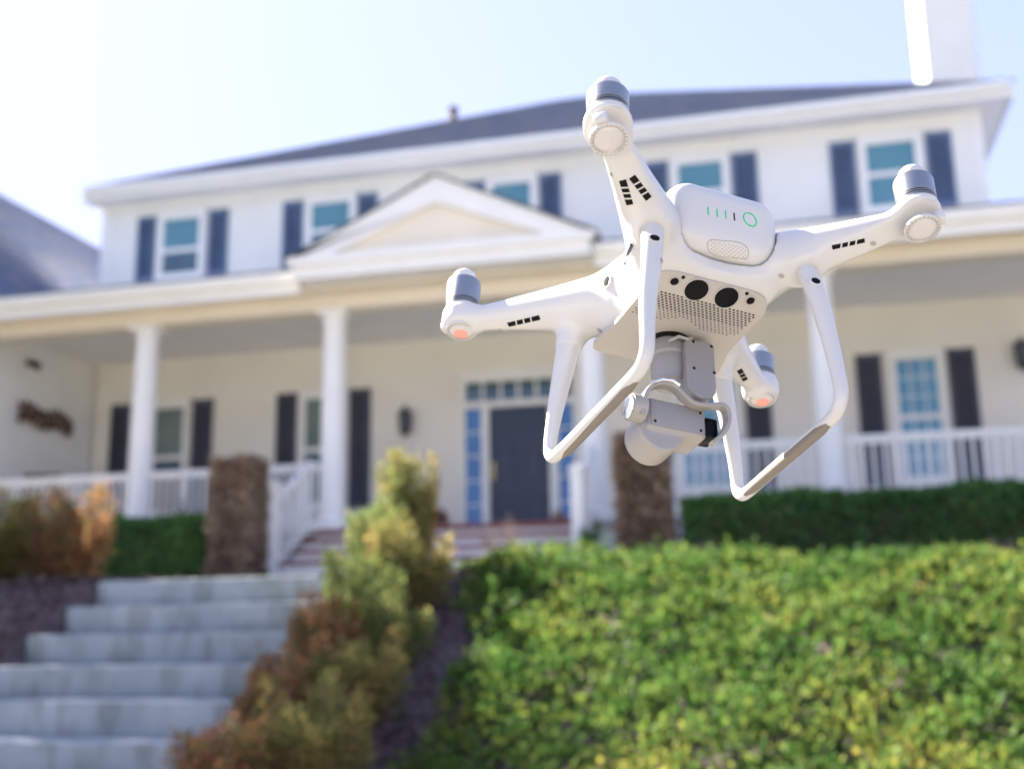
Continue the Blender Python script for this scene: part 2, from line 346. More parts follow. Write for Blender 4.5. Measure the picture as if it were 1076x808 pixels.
# shutters and windows
def shutter(x0, x1, z0, z1, m, y=W):
    b = MB(); b.box(x0, x0+.05, y-.06, y-.016, z0, z1); b.box(x1-.05, x1, y-.06, y-.016, z0, z1)
    zm = (z0+z1)/2
    for a, c in ((z0, z0+.08), (z1-.08, z1)): b.box(x0+.05, x1-.05, y-.06, y-.016, a, c)
    z = z0+.09
    while z < z1-.09:
        b.add([(x0+.05, y-.052, z), (x1-.05, y-.052, z), (x1-.05, y-.02, z+.035), (x0+.05, y-.02, z+.035)], [(0, 1, 2, 3)])
        z += .045
    b.box(x0+.05, x1-.05, y-.019, y-.016, z0+.08, z1-.08)
    return hb(b, 'shutter', m)
def window(x0, x1, z0, z1, gtop, gbot, muntin=0, y=W, split=.5, cols=2):
    b = MB(); f = .09
    b.box(x0-f, x0, y-.07, y-.016, z0-.1, z1+f); b.box(x1, x1+f, y-.07, y-.016, z0-.1, z1+f)
    b.box(x0-f-.03, x1+f+.03, y-.10, y-.016, z1+f, z1+f+.05); b.box(x0, x1, y-.07, y-.016, z1, z1+f)
    b.box(x0-f-.04, x1+f+.04, y-.12, y-.016, z0-.15, z0-.1); b.box(x0, x1, y-.07, y-.016, z0-.1, z0)
    fr = hb(b, 'window', M['trim'])
    zm = z0+(z1-z0)*split
    b = MB(); b.box(x0, x1, y-.055, y-.016, zm-.016, zm+.016); e = .022
    for (a, c) in ((z0, zm-.016), (zm+.016, z1)):
        b.box(x0, x0+e, y-.05, y-.016, a, c); b.box(x1-e, x1, y-.05, y-.016, a, c); b.box(x0+e, x1-e, y-.05, y-.016, a, a+e); b.box(x0+e, x1-e, y-.05, y-.016, c-e, c)
        if muntin:
            for j in range(1, cols): xx = x0+(x1-x0)*j/cols; b.box(xx-.008, xx+.008, y-.042, y-.016, a+e, c-e)
            for j in range(1, muntin): zz = a+(c-a)*j/muntin; b.box(x0+e, x1-e, y-.040, y-.018, zz-.008, zz+.008)
    hb(b, 'sash', M['trim'], fr)
    for (a, c, m) in ((z0, zm, gbot), (zm, z1, gtop)):
        b = MB(); b.box(x0+.01, x1-.01, y-.034, y-.02, a+.01, c-.01); hb(b, 'pane', m, fr)
    return fr
S, SL = M['shutter'], M['shutter_low']; GU, GD, GG = M['glass_up'], M['glass_dark'], M['glass_green']
for (sl, wl, sr) in (((-10.95, -10.60), (-10.45, -9.72), (-9.56, -9.19)), ((-8.15, -7.78), (-7.63, -6.90), (-6.77, -6.42)), ((-4.90, -4.53), (-4.42, -3.74), (-3.60, -3.24)),
                     ((-1.86, -1.50), (-1.36, -.63), (-.50, -.10)), ((1.0, 1.38), (1.52, 2.27), (2.41, 2.79))):
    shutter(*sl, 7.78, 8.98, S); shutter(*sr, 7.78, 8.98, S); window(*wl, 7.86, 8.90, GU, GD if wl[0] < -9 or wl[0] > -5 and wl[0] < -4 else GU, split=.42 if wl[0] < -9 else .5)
for (sl, wl, sr, gt, gb, mu) in (((-11.26, -10.90), (-10.45, -9.85), (-9.70, -9.33), GG, GD, 0), ((-8.16, -7.80), (-7.66, -6.98), (-6.86, -6.50), GG, GD, 0), ((1.13, 1.50), (1.68, 2.28), (2.42, 2.80), M['glass_sky_teal'], M['glass_sky_teal'], 3),
                                 ((-1.75, -1.68), (-1.5, -.66), (-.50, -.12), M['glass_sky_teal'], M['glass_sky_teal'], 3)):
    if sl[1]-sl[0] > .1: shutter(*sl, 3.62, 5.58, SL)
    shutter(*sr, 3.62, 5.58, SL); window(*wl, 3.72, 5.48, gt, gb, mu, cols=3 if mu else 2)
# front door with sidelights and transom
b = MB()
b.box(-4.97, -4.89, W-.07, W-.016, 3.0, 5.68); b.box(-3.14, -3.06, W-.07, W-.016, 3.0, 5.68); b.box(-4.89, -3.14, W-.07, W-.016, 5.56, 5.68)
b.box(-4.89, -3.14, W-.07, W-.016, 5.13, 5.22); b.box(-4.62, -4.50, W-.07, W-.016, 3.0, 5.13); b.box(-3.53, -3.39, W-.07, W-.016, 3.0, 5.13)
b.box(-5.02, -3.01, W-.11, W-.016, 5.68, 5.74)
fr = hb(b, 'door_frame', M['trim'])
for j in range(6):
    x0 = -4.89+j*1.75/6; b = MB(); b.box(x0+.02, x0+1.75/6-.02, W-.04, W-.02, 5.24, 5.54); hb(b, 'transom_pane', GD, fr)
for j in range(1, 6): x0 = -4.89+j*1.75/6; b = MB(); b.box(x0-.02, x0+.02, W-.05, W-.016, 5.22, 5.56); hb(b, 'transom_bar', M['trim'], fr)
for (x0, x1) in ((-4.89, -4.62), (-3.39, -3.14)):
    b = MB(); b.box(x0+.01, x1-.01, W-.04, W-.02, 3.2, 5.12); hb(b, 'sidelight', M['glass_sky_blue'], fr)
    b = MB(); b.box(x0, x1, W-.05, W-.016, 3.0, 3.2); hb(b, 'sidelight_panel', M['trim'], fr)
    for j in range(1, 5): z = 3.2+1.92*j/5; b = MB(); b.box(x0, x1, W-.05, W-.041, z-.012, z+.012); hb(b, 'sidelight_bar', M['trim'], fr)
b = MB(); b.box(-4.49, -3.54, W-.055, W-.016, 3.02, 5.12)
for cx in (-4.25, -3.78):
    for (a, c) in ((3.15, 3.75), (3.88, 4.55), (4.68, 4.98)):
        b.box(cx-.17, cx+.17, W-.075, W-.056, a, a+.04); b.box(cx-.17, cx+.17, W-.075, W-.056, c-.04, c); b.box(cx-.17, cx-.13, W-.075, W-.056, a+.04, c-.04); b.box(cx+.13, cx+.17, W-.075, W-.056, a+.04, c-.04)
        b.box(cx-.10, cx+.10, W-.068, W-.056, a+.07, c-.07)
dr = hb(b, 'door', M['door'])
b = MB(); b.box(-4.46, -4.40, W-.09, W-.056, 3.95, 4.25, bev=.01); b.lathe([(.01, 0), (.03, .02), (.03, .05), (.0, .06)], (0, 0, 0), 12, mtx=Matrix.Translation((-4.43, W-.09, 4.05)) @ Matrix.Rotation(R(90), 4, 'X'))
hb(b, 'handle', mat('brass', (.45, .34, .16), .3, Metallic=1), dr)
# porch: floor, ceiling, beam, gutter, roof
ZF = 2.99; X0, X1 = -11.64, 6.8
b = MB(); b.box(X0, X1, 14.19, W-.016, ZF-.06, ZF); hb(b, 'porch_floor', mat('porch_floor_bounce', (.62, .60, .56), .6, noise=.05, scale=3))  # floor unseen from below; pale tone chosen to bounce light onto wall and ceiling
b = MB(); b.box(-6.1, -2.54, 14.15, 14.188, ZF-.06, ZF+.002); hb(b, 'porch_nosing', M['tread'])
b = MB(); siding(b, X0, -6.2, 2.2, ZF-.07, 14.3); siding(b, -2.45, X1, 2.2, ZF-.07, 14.3); b.box(X0, X1, 14.31, 14.5, 2.2, ZF-.07); hb(b, 'porch_skirt', M['trim'], fix=False)
b = MB(); b.box(X0-.015, X1, P-.2, W-.015, 6.32, 6.36)
hb(b, 'porch_ceiling', M['ceil'])
b = MB(); b.box(-13.5, X1, P-.17, P+.17, 6.05, 6.31); b.box(-13.5, X1, 13.96, P-.18, 6.24, 6.28)
hb(b, 'porch_beam', M['cream'])
b = MB()
for (a, c) in ((-18, -6.28), (-2.2, X1+.2)):
    b.box(a, c, 13.90, 13.955, 6.2, 6.45)
    b.add([(a, 13.78, 6.48), (c, 13.78, 6.48), (c, 13.78, 6.44), (a, 13.78, 6.44), (a, 13.82, 6.34), (c, 13.82, 6.34), (a, 13.9, 6.34), (c, 13.9, 6.34), (c, 13.9, 6.48), (a, 13.9, 6.48)],
          [(0, 1, 2, 3), (3, 2, 5, 4), (4, 5, 7, 6), (0, 1, 8, 9)])
hb(b, 'gutter', M['trim'], fix=False)
b = MB(); roof_plane(b, (-11.4, 13.8, 6.50), (X1+.2, 13.8, 6.50), (X1+.2, W-.02, 7.15), (-11.4, W-.02, 7.15), .3, .5); b.box(-11.6, X1, 13.96, W-.02, 6.37, 6.44)
hb(b, 'porch_roof', M['roof'], fix=False)
# pedimented gable over the steps
GX0, GX1, GXM, GY = -6.30, -2.16, -4.24, 13.6
def slope(x, dz=0): 
    return 7.55-(abs(x-GXM)/(GXM-GX0))*.98+dz
b = MB()
b.box(GX0+.05, GX1-.05, GY+.02, P-.18, 6.30, 6.58)                      # entablature
b.box(GX0-.02, GX1+.02, GY-.04, GY+.015, 6.48, 6.60)
for s in (-1, 1):
    xe = GX0-.05 if s < 0 else GX1+.05
    poly = [(xe, slope(xe)), (GXM, 7.55), (GXM, 7.18), (GXM+s*1.45, 6.605), (xe, 6.602)] if s < 0 else [(GXM, 7.55), (xe, slope(xe)), (xe, 6.602), (GXM+s*1.45, 6.605), (GXM, 7.18)]
    b.prism(poly, GY-.02, GY+.10, 'xz')
hb(b, 'pediment', M['trim'])
b = MB(); b.prism([(GXM-1.44, 6.606), (GXM+1.44, 6.606), (GXM, 7.17)], GY+.05, GY+.09, 'xz'); hb(b, 'tympanum', M['cream'])
b = MB()
roof_plane(b, (GX0-.06, W+.0, slope(GX0-.06)+.01), (GX0-.06, GY-.08, slope(GX0-.06)+.01), (GXM, GY-.08, 7.56), (GXM, W, 7.56), .16)
roof_plane(b, (GX1+.06, GY-.08, slope(GX1+.06)+.01), (GX1+.06, W, slope(GX1+.06)+.01), (GXM, W, 7.56), (GXM, GY-.08, 7.56), .16)
hb(b, 'gable_roof', M['roof'], fix=False)
b = MB(); b.box(GX0+.08, GX1-.08, GY+.12, W-.02, 6.37, 6.6); hb(b, 'gable_soffit', M['ceil'])
# columns
for cx in (-8.9, -5.98, -2.37, .57, 3.5, 6.4):
    b = MB(); r = .165; cy = P
    b.box(cx-.21, cx+.21, cy-.21, cy+.21, ZF, ZF+.09, bev=.01)
    b.lathe([(.20, .09), (.215, .12), (.20, .16), (.175, .18), (.172, .22), (.170, 1.1), (.158, 2.86), (.165, 2.87), (.165, 2.90), (.158, 2.91), (.158, 2.94), (.19, 2.99), (.20, 3.0)], (cx, cy, ZF), 28)
    b.box(cx-.21, cx+.21, cy-.21, cy+.21, ZF+3.0, 6.05, bev=.008)
    hb(b, 'column', M['trim'], smooth=True)
# porch steps: white risers, red treads
b_r, b_t = MB(), MB()
for k in range(5):
    z = ZF-.155*k; y0 = 14.2-.3*k
    if 0 < k < 4: b_t.box(-6.12-.02*k, -2.52, y0-.03, y0+.27, z-.045, z)
    b_r.box(-6.10-.02*k, -2.54, y0, y0+.02 if k else y0+.1, z-.155, z-(.047 if 0 < k < 4 else .062))
hb(b_t, 'porch_tread', M['tread']); hb(b_r, 'porch_riser', M['trim'])

# ------------------------------------------------------------------ railings (each a thing)
def railing(label, pa, pb, posts=(), top=.93, low=.10, n=None):
    """pa, pb: (x,y,z floor) ends"""
    pa, pb = Vector(pa), Vector(pb); t = empty('porch_railing', pa, label, 'railing', 'white railings round the porch'); d = pb-pa; L = math.hypot(d.x, d.y)
    ux, uy = d.x/L, d.y/L; px, py = -uy, ux
    def bar(z0, z1, hw, name):
        b = MB(); v = []
        for q in (Vector((0, 0, 0)), d):
            for s in (-1, 1):
                for z in (z0, z1): v.append((q.x+px*hw*s, q.y+py*hw*s, q.z+z))
        b.add(v, [(0, 1, 3, 2), (4, 6, 7, 5), (0, 4, 5, 1), (2, 3, 7, 6), (1, 5, 7, 3), (0, 2, 6, 4)]); return b.build(name, M['trim'], t)
    bar(top-.05, top, .04, 'top_rail'); bar(top-.10, top-.052, .02, 'top_rail_fillet'); bar(low, low+.06, .025, 'bottom_rail')
    n = n or int(L/.125); me = None
    for i in range(n):
        q = d*((i+.5)/n); b = MB(); b.box(-.017, .017, -.017, .017, low+.06, top-.10)
        if me is None: o = b.build('baluster', M['trim'], t); me = o.data
        else: o = bpy.data.objects.new('baluster', me); col.objects.link(o); o.parent = t
        o.location = q
    for pp, h in posts:
        b = MB(); q = d*pp; b.box(q.x-.075, q.x+.075, q.y-.075, q.y+.075, q.z-.02, q.z+h-.06, bev=.006)
        b.box(q.x-.10, q.x+.10, q.y-.10, q.y+.10, q.z+h-.06, q.z+h-.025, bev=.006); b.prism([(q.x-.085, q.z+h-.025), (q.x+.085, q.z+h-.025), (q.x, q.z+h+.03)], q.y-.085, q.y+.085, 'xz')
        b.build('newel_post', M['trim'], t)
    return t
ZR = ZF
railing('white porch railing running left from the leftmost column to the side wall', (-11.62, P, ZR), (-9.08, P, ZR))
railing('white porch railing between the two left columns', (-8.72, P, ZR), (-6.17, P, ZR))
railing('sloping white railing down the left side of the red porch steps', (-6.2, P-.2, ZR-.03), (-6.26, 13.25, 2.30), posts=((1, 1.22),), top=.98)
railing('short sloping white railing down the right side of the red porch steps', (-2.40, P-.22, ZR-.03), (-2.38, 13.25, 2.30), posts=((1, 1.24),), top=.98)
railing('white porch railing behind the right brown hedge pillar', (-2.18, P, ZR), (.38, P, ZR))
railing('white porch railing in front of the right teal window', (.76, P, ZR), (3.3, P, ZR))
railing('white porch railing at the right edge beside the right lantern', (3.7, P, ZR), (6.2, P, ZR))

# ------------------------------------------------------------------ small things on the house
def lantern(x, z, label, s=1):
    t = empty('wall_lantern', (x, W-.02, z), label, 'wall lamp', 'lanterns on the porch wall')
    b = MB(); b.box(-.06*s, .06*s, -.03, 0, -.12*s, .12*s, bev=.006); b.tube([(0, -.02, .05*s), (0, -.10*s, .13*s), (0, -.16*s, .19*s), (0, -.16*s, .26*s)], .012, 8); b.build('bracket', M['lantern'], t)
    b = MB(); b.lathe([(.02, .22), (.03, .20), (.11, .14), (.12, .12), (.10, .115)], (0, -.16*s, 0), 6); b.lathe([(.055, -.24), (.075, -.2), (.09, -.185), (.07, -.18)], (0, -.16*s, 0), 6); b.lathe([(.0, -.29), (.02, -.27), (.02, -.24)], (0, -.16*s, 0), 6)
    for k in range(6):
        a = R(60*k); b.tube([(.078*math.cos(a), -.16*s+.078*math.sin(a), -.185), (.105*math.cos(a), -.16*s+.105*math.sin(a), .12)], .009, 4)
    b.build('cage', M['lantern'], t)
    b = MB(); b.lathe([(.068, -.18), (.095, .115)], (0, -.16*s, 0), 6); b.build('lamp_glass', mat('lamp_pane', (.09, .10, .12), .2), t)
    return t
lantern(-5.86, 4.98, 'black six sided wall lantern between the left columns shutters and the dark front door')
lantern(3.42, 5.42, 'black wall lantern at the right edge beyond the teal window')
# carved leaf ornament on the wing's side wall
t = empty('wall_ornament', (-11.62, 15.9, 5.1), 'brown metal leaf spray hanging on the white side wall of the porch', 'wall decoration')
b = MB(); b.tube([(.04, -.62, .02), (.05, -.2, .04), (.05, .2, 0), (.04, .66, -.03)], .028, 8); b.build('stem', M['bronze'], t)
b = MB()
for k in range(9):
    y = -.6+k*.155; z = .02+.04*math.sin(k*1.3)
    for s in (-1, 1):
        b.lathe([(.0, -.13), (.05, -.07), (.062, 0), (.045, .08), (.0, .14)], (0, 0, 0), 8, mtx=Matrix.Translation((.05, y+.03, z+s*.085)) @ Matrix.Rotation(s*R(50), 4, 'X') @ Matrix.Diagonal((.4, 1, 1, 1)))
b.build('leaf', M['bronze'], t, smooth=True)
t = empty('flood_light', (-11.62, 15.45, 5.95), 'small dark flood light high on the side wall under the porch ceiling', 'flood light')
b = MB(); b.box(0, .04, -.06, .06, -.05, .05, bev=.01); b.tube([(.04, 0, 0), (.10, 0, -.02)], .015); b.build('bracket', M['lantern'], t)
b = MB(); b.lathe([(.03, -.07), (.055, -.03), (.065, .05), (.05, .06)], (0, 0, 0), 12, mtx=Matrix.Translation((.15, 0, -.05)) @ Matrix.Rotation(R(120), 4, 'Y')); b.build('lamp_head', M['lantern'], t, smooth=True)
# porch chairs
def chair(x, y, rz, label):
    t = empty('porch_chair', (x, y, ZF), label, 'chair', 'dark chairs on the porch'); t.rotation_euler.z = rz; m = M['wood']
    b = MB()
    for k in range(6): b.box(-.25, .25, -.24+k*.085, -.17+k*.085, .43, .455)
    b.build('seat', m, t)
    b = MB(); mt = Matrix.Translation((0, .25, .44)) @ Matrix.Rotation(R(-14), 4, 'X')
    for k in range(6): b.box(-.24+k*.085, -.185+k*.085, -.012, .012, .05, .58, mtx=mt)
    b.box(-.27, .27, -.02, .02, .55, .66, mtx=mt); b.box(-.27, -.24, -.02, .02, 0, .6, mtx=mt); b.box(.24, .27, -.02, .02, 0, .6, mtx=mt); b.build('backrest', m, t)
    for s in (-1, 1):
        b = MB(); b.box(s*.27-.035, s*.27+.035, -.27, .25, .64, .665); b.build('armrest', m, t)
        for yy, h in ((-.24, .64), (.24, .44)):
            b = MB(); b.box(s*.26-.022, s*.26+.022, yy-.022, yy+.022, 0, h); b.build('leg', m, t)
    return t
chair(-11.0, 15.35, R(200), 'dark wooden porch chair behind the railing left of the leftmost column')
chair(-9.0, 15.9, R(160), 'dark wooden porch chair right behind the leftmost column')
t = empty('side_table', (-9.75, 15.25, ZF), 'small dark side table on the porch just left of the leftmost column', 'table')
b = MB(); b.lathe([(.22, .44), (.23, .45), (.23, .47), (.22, .475)], n=20); b.build('table_top', M['wood'], t, smooth=True)
for k in range(3): a = R(120*k+20); b = MB(); b.tube([(.16*math.cos(a), .16*math.sin(a), .44), (.2*math.cos(a), .2*math.sin(a), 0)], .016, 6); b.build('leg', M['wood'], t)
def pot(x, y, s, m, lm, label, z=ZF):
    t = empty('flower_pot', (x, y, z), label, 'flower pot', 'flower pots by the door')
    b = MB(); b.lathe([(.10*s, 0), (.15*s, .2*s), (.17*s, .27*s), (.175*s, .30*s), (.155*s, .30*s), (.15*s, .26*s)], n=20); b.build('pot', m, t, smooth=True)
    p = rng.normal(0, 1, (260, 3)); p /= np.linalg.norm(p, axis=1)[:, None]; p[:, 2] = np.abs(p[:, 2])
    leaves('foliage', p*np.array([.15*s, .15*s, .22*s])*rng.uniform(.4, 1, (260, 1))+np.array([0, 0, .28*s]), p, .06*s, lm, t)
redleaf = leafmat('red_leaves', [(.10, .02, .02), (.22, .05, .04), (.12, .10, .03)])
pot(-5.15, 16.6, 1.0, M['pot'], redleaf, 'dark red flower pot left of the front door')
pot(-3.3, 16.7, .8, M['potpale'], leafmat('pale_flowers', [(.35, .2, .15), (.45, .32, .22), (.2, .22, .08)]), 'pale flower pot under the right sidelight of the door')

# ------------------------------------------------------------------ plants
def hedge(label, x0, x1, y0, y1, z0, z1, m, n, size, name='hedge', inner=None, group=None, wob=.02, cat='hedge', asp=.55):
    t = empty(name, ((x0+x1)/2, (y0+y1)/2, z0), label, cat, group); sx, sy, h = (x1-x0)/2, (y1-y0)/2, z1-z0
    # leaves on the four sides and the top, thinner towards the core
    ar = np.array([2*sx*h, 2*sx*h, 2*sy*h, 2*sy*h, 4*sx*sy]); k = rng.choice(5, n, p=ar/ar.sum()); u = rng.uniform(-1, 1, n); v = rng.uniform(0, 1, n)
    P_ = np.zeros((n, 3)); N_ = np.zeros((n, 3))
    for i, (ax, s) in enumerate(((1, -1), (1, 1), (0, -1), (0, 1), (2, 1))):
        q = k == i; 
        if ax == 1: P_[q] = np.stack([u[q]*sx, np.full(q.sum(), s*sy), v[q]*h], 1)
        elif ax == 0: P_[q] = np.stack([np.full(q.sum(), s*sx), u[q]*sy, v[q]*h], 1)
        else: P_[q] = np.stack([u[q]*sx, (v[q]*2-1)*sy, np.full(q.sum(), h)], 1)
        N_[q, ax] = s
    ph = P_[:, 0]*3.1+x0; bump_ = wob*(np.sin(ph)+np.sin(ph*2.3+P_[:, 2]*5+1)*.7+np.sin(P_[:, 2]*7+ph*.7)*.5)
    P_ += N_*bump_[:, None]; P_ -= N_*np.abs(rng.normal(0, .06, n))[:, None]; P_[:, 2] = np.maximum(P_[:, 2], .02)
    leaves('foliage', P_, N_, size, m, t, spread=.8, aspect=asp)
    b = MB(); b.box(-sx+.14, sx-.14, -sy+.14, sy-.14, .03, h-.16, bev=.05); b.build('branches', inner or M['stem'], t)
    return t
green = leafmat('boxwood_leaves', [(.04, .10, .045), (.065, .155, .055), (.10, .21, .06), (.14, .23, .065)], pscale=1.2, trans=.25)
brown = leafmat('brown_leaves', [(.12, .09, .07), (.25, .175, .13), (.36, .27, .20), (.13, .125, .06)], pscale=2.5, trans=.2)
hedge('clipped dark green hedge below the porch left of the left brown pillar', -8.75, -7.0, 12.7, 13.5, 2.2, 3.07, green, 12000, .075, group='green hedges along the porch')
hedge('short dark green hedge between the left brown pillar and the left stair post', -6.75, -6.42, 13.3, 13.7, 2.2, 2.98, green, 3360, .075, group='green hedges along the porch')
hedge('long clipped dark green hedge below the right porch railing', -1.12, 3.6, 12.7, 13.5, 2.15, 3.04, green, 26400, .075, group='green hedges along the porch')
hedge('tall brown clipped shrub pillar left of the porch steps', -6.80, -6.31, 12.6, 13.15, 2.18, 3.74, brown, 7000, .085, name='hedge_pillar', group='brown clipped shrub pillars', wob=.015, cat='hedge')
hedge('tall brown clipped shrub pillar right of the porch steps behind the drone', -1.82, -1.28, 12.6, 13.15, 2.18, 3.76, brown, 7000, .085, name='hedge_pillar', group='brown clipped shrub pillars', wob=.015, cat='hedge')

def shrub(label, x, y, h, r, m, n, size, stems=7, lean=(0, 0), group=None, name='nandina_shrub', z=None):
    z = float(g(np.array(x), np.array(y))) if z is None else z
    t = empty(name, (x, y, z), label, 'shrub', group); b = MB(); Pp, Nn = [], []
    for k in range(stems):
        a = rng.uniform(0, 2*math.pi); rr = r*rng.uniform(.15, .75); hh = h*rng.uniform(.45, 1.04); tip = Vector((math.cos(a)*rr+lean[0], math.sin(a)*rr+lean[1], hh))
        base = Vector((math.cos(a)*rr*.3, math.sin(a)*rr*.3, -.03)); mid = base.lerp(tip, .55)+Vector((math.cos(a), math.sin(a), 0))*rr*.12
        b.tube([base, mid, tip], [.009, .006, .003], 5)
        q = n//stems; tt = rng.uniform(.12, 1.04, q)**.8
        c = np.array(base)[None]*(1-tt[:, None])+np.array(tip)[None]*tt[:, None]
        clump = rng.integers(0, 9, q); offs = rng.normal(0, 1, (9, 3)); offs /= np.linalg.norm(offs, axis=1)[:, None]
        d = rng.normal(0, 1, (q, 3)); d /= np.linalg.norm(d, axis=1)[:, None]
        rad = r*.36*(1.15-.8*tt)[:, None]
        p = c+offs[clump]*rad*.7+d*rad*.55; Pp.append(p); nn = d*.5+offs[clump]*.5+np.array([0, 0, .5]); Nn.append(nn)
    b.build('stems', M['stem'], t)
    Pp, Nn = np.concatenate(Pp), np.concatenate(Nn); Pp[:, 2] = np.maximum(Pp[:, 2], .03)
    leaves('foliage', Pp, Nn, size, m, t, spread=.6, aspect=.42)
    return t
olive = leafmat('olive_leaves', [(.07, .12, .035), (.14, .19, .055), (.24, .25, .08), (.28, .17, .07)], pscale=2.5, trans=.45)
rust = leafmat('rust_leaves', [(.09, .13, .045), (.20, .17, .065), (.40, .17, .085), (.30, .21, .08)], pscale=2.2, trans=.45)
amber = leafmat('amber_leaves', [(.08, .13, .04), (.18, .20, .06), (.32, .24, .085), (.38, .18, .075)], pscale=2, trans=.45)
GR = 'nandina shrubs beside the concrete stairs'
shrub('rust red shrub lowest beside the stairs at the bottom edge', -2.56, 5.15, .48, .42, rust, 6000, .04, 18, group=GR)
shrub('rust and olive shrub at the bottom edge between the lowest one and the mulch', -2.28, 5.35, .56, .42, amber, 5600, .038, 17, group=GR)
shrub('orange tipped shrub just above the lowest one beside the stairs', -2.62, 5.75, .50, .36, rust, 5200, .038, 16, group=GR)
shrub('small amber shrub by the mulch a little above the bottom edge', -2.30, 5.95, .46, .36, amber, 4200, .038, 14, group=GR)
shrub('rust tinted shrub halfway up the row on the side of the stairs', -2.64, 6.35, .50, .34, rust, 4800, .038, 15, group=GR)
shrub('olive green shrub halfway up the row on the side of the mulch', -2.34, 6.5, .56, .38, olive, 5200, .038, 15, group=GR)
shrub('yellow green shrub next to the upper stairs', -2.66, 6.95, .50, .36, olive, 4800, .04, 15, group=GR)
shrub('amber and green shrub on the mulch side just below the tall upright one', -2.42, 7.2, .60, .38, amber, 5200, .04, 15, group=GR)
shrub('tall upright olive and amber shrub in front of the porch steps', -2.66, 7.8, .90, .34, amber, 6000, .043, 17, lean=(.03, 0), group=GR)
shrub('low olive shrub on the stairs side of the tall upright one', -2.78, 7.6, .50, .32, olive, 3800, .04, 13, group=GR)
GL = 'amber shrubs left of the concrete stairs'
shrub('wide amber and orange shrub at the left edge above the stairs', -6.62, 8.55, .84, .60, amber, 12000, .045, 22, group=GL)
shrub('rust orange shrub leaning towards the green hedge left of the stairs', -6.02, 8.7, .80, .52, rust, 9500, .045, 18, group=GL)
shrub('low olive shrub at the left edge below the amber ones', -6.5, 7.9, .50, .42, olive, 4200, .045, 9, group=GL)
# unseen tree, added left of the view to shade the stairs
def tree(x, y, z0, zc0, zc1, rad, label):
    z = float(g(np.array(x), np.array(y))); t = empty('tree', (x, y, z), label, 'tree'); H = zc1-z; b = MB()
    b.tube([(0, 0, -.1), (.04, .02, .8), (-.03, .05, (zc0-z)*.8), (.02, 0, (zc0+zc1)/2-z), (0, .05, zc1-z-.7)], [.19, .15, .12, .08, .03], 12)
    tips = []
    for k in range(16):
        a = k*2.4; h0 = (zc0-z)*.75+(zc1-zc0)*.6*k/16; L = rad*rng.uniform(.6, .95); e = Vector((math.cos(a)*L, math.sin(a)*L, h0+rng.uniform(.5, 1.2))); m_ = Vector((math.cos(a)*L*.45, math.sin(a)*L*.45, h0+.35))
        b.tube([(0, 0, h0), m_, e], [.06, .04, .015], 6); tips += [m_, e]
        for j in range(3): f = e.lerp(m_, rng.uniform(0, .6)); q = f+Vector(rng.normal(0, .35, 3)); b.tube([f, q], [.02, .008], 5); tips.append(q)
    b.build('trunk', M['stem'], t, smooth=True)
    cen = np.array([tuple(p) for p in tips]); extra = rng.normal(0, 1, (120, 3)); extra /= np.linalg.norm(extra, axis=1)[:, None]
    extra = extra*rng.uniform(.3, 1, (120, 1))**.5*np.array([rad*.92, rad*.92, (zc1-zc0)/2*.92])+np.array([0, 0, (zc0+zc1)/2-z]); cen = np.concatenate([cen, extra])
    n = 34000; c = rng.integers(0, len(cen), n); d = rng.normal(0, 1, (n, 3)); d /= np.linalg.norm(d, axis=1)[:, None]; p = cen[c]+d*(rng.uniform(0, 1, (n, 1))**.4)*.48
    leaves('crown', p, d+np.array([0, 0, .2]), .09, green, t, spread=.7, aspect=.5); return t
tree(-10.95, 9.0, 0, 4.3, 9.1, 1.95, 'leafy dark green tree added out of view left of the stairs to shade them')
# leafless twigs
def twigs(label, x, y, h, n, m=None, z=None, spread=.25, group=None):
    z = float(g(np.array(x), np.array(y))) if z is None else z
    t = empty('bare_shrub', (x, y, z), label, 'shrub', group); b = MB()
    for k in range(n):
        a = rng.uniform(0, 6.28); tip = Vector((math.cos(a)*spread*rng.uniform(.3, 1), math.sin(a)*spread*rng.uniform(.3, 1), h*rng.uniform(.6, 1))); mid = tip*.5+Vector((rng.normal(0, .03), rng.normal(0, .03), .03))
        b.tube([(0, 0, -.02), mid, tip], [.012, .007, .003], 5)
        for j in range(4):
            q = mid.lerp(tip, rng.uniform(0, .9)); e = q+Vector((rng.normal(0, .09), rng.normal(0, .09), rng.uniform(.04, .16))); b.tube([q, e], [.005, .002], 4)
    b.build('twigs', m or M['twig'], t); return t
GT = 'leafless shrubs in front of the porch hedges'
twigs('thin reddish leafless shrub in front of the red porch steps', -2.9, 11.6,   .6, 9, M['stem'], group=GT)
twigs('pale leafless shrub right of the right brown pillar', -.85, 12.3, .45, 8, group=GT)
twigs('pale leafless shrub in front of the long right hedge below the middle of the railing', 1.0, 12.3, .42, 8, group=GT)
twigs('pale leafless shrub in front of the long right hedge near the right edge', 2.05, 12.3, .55, 10, group=GT, spread=.45)
shrub('small dark green shrub between the stair post and the right brown pillar', -2.2, 12.9, .50, .18, green, 1200, .05, 7, name='green_shrub', z=2.3)

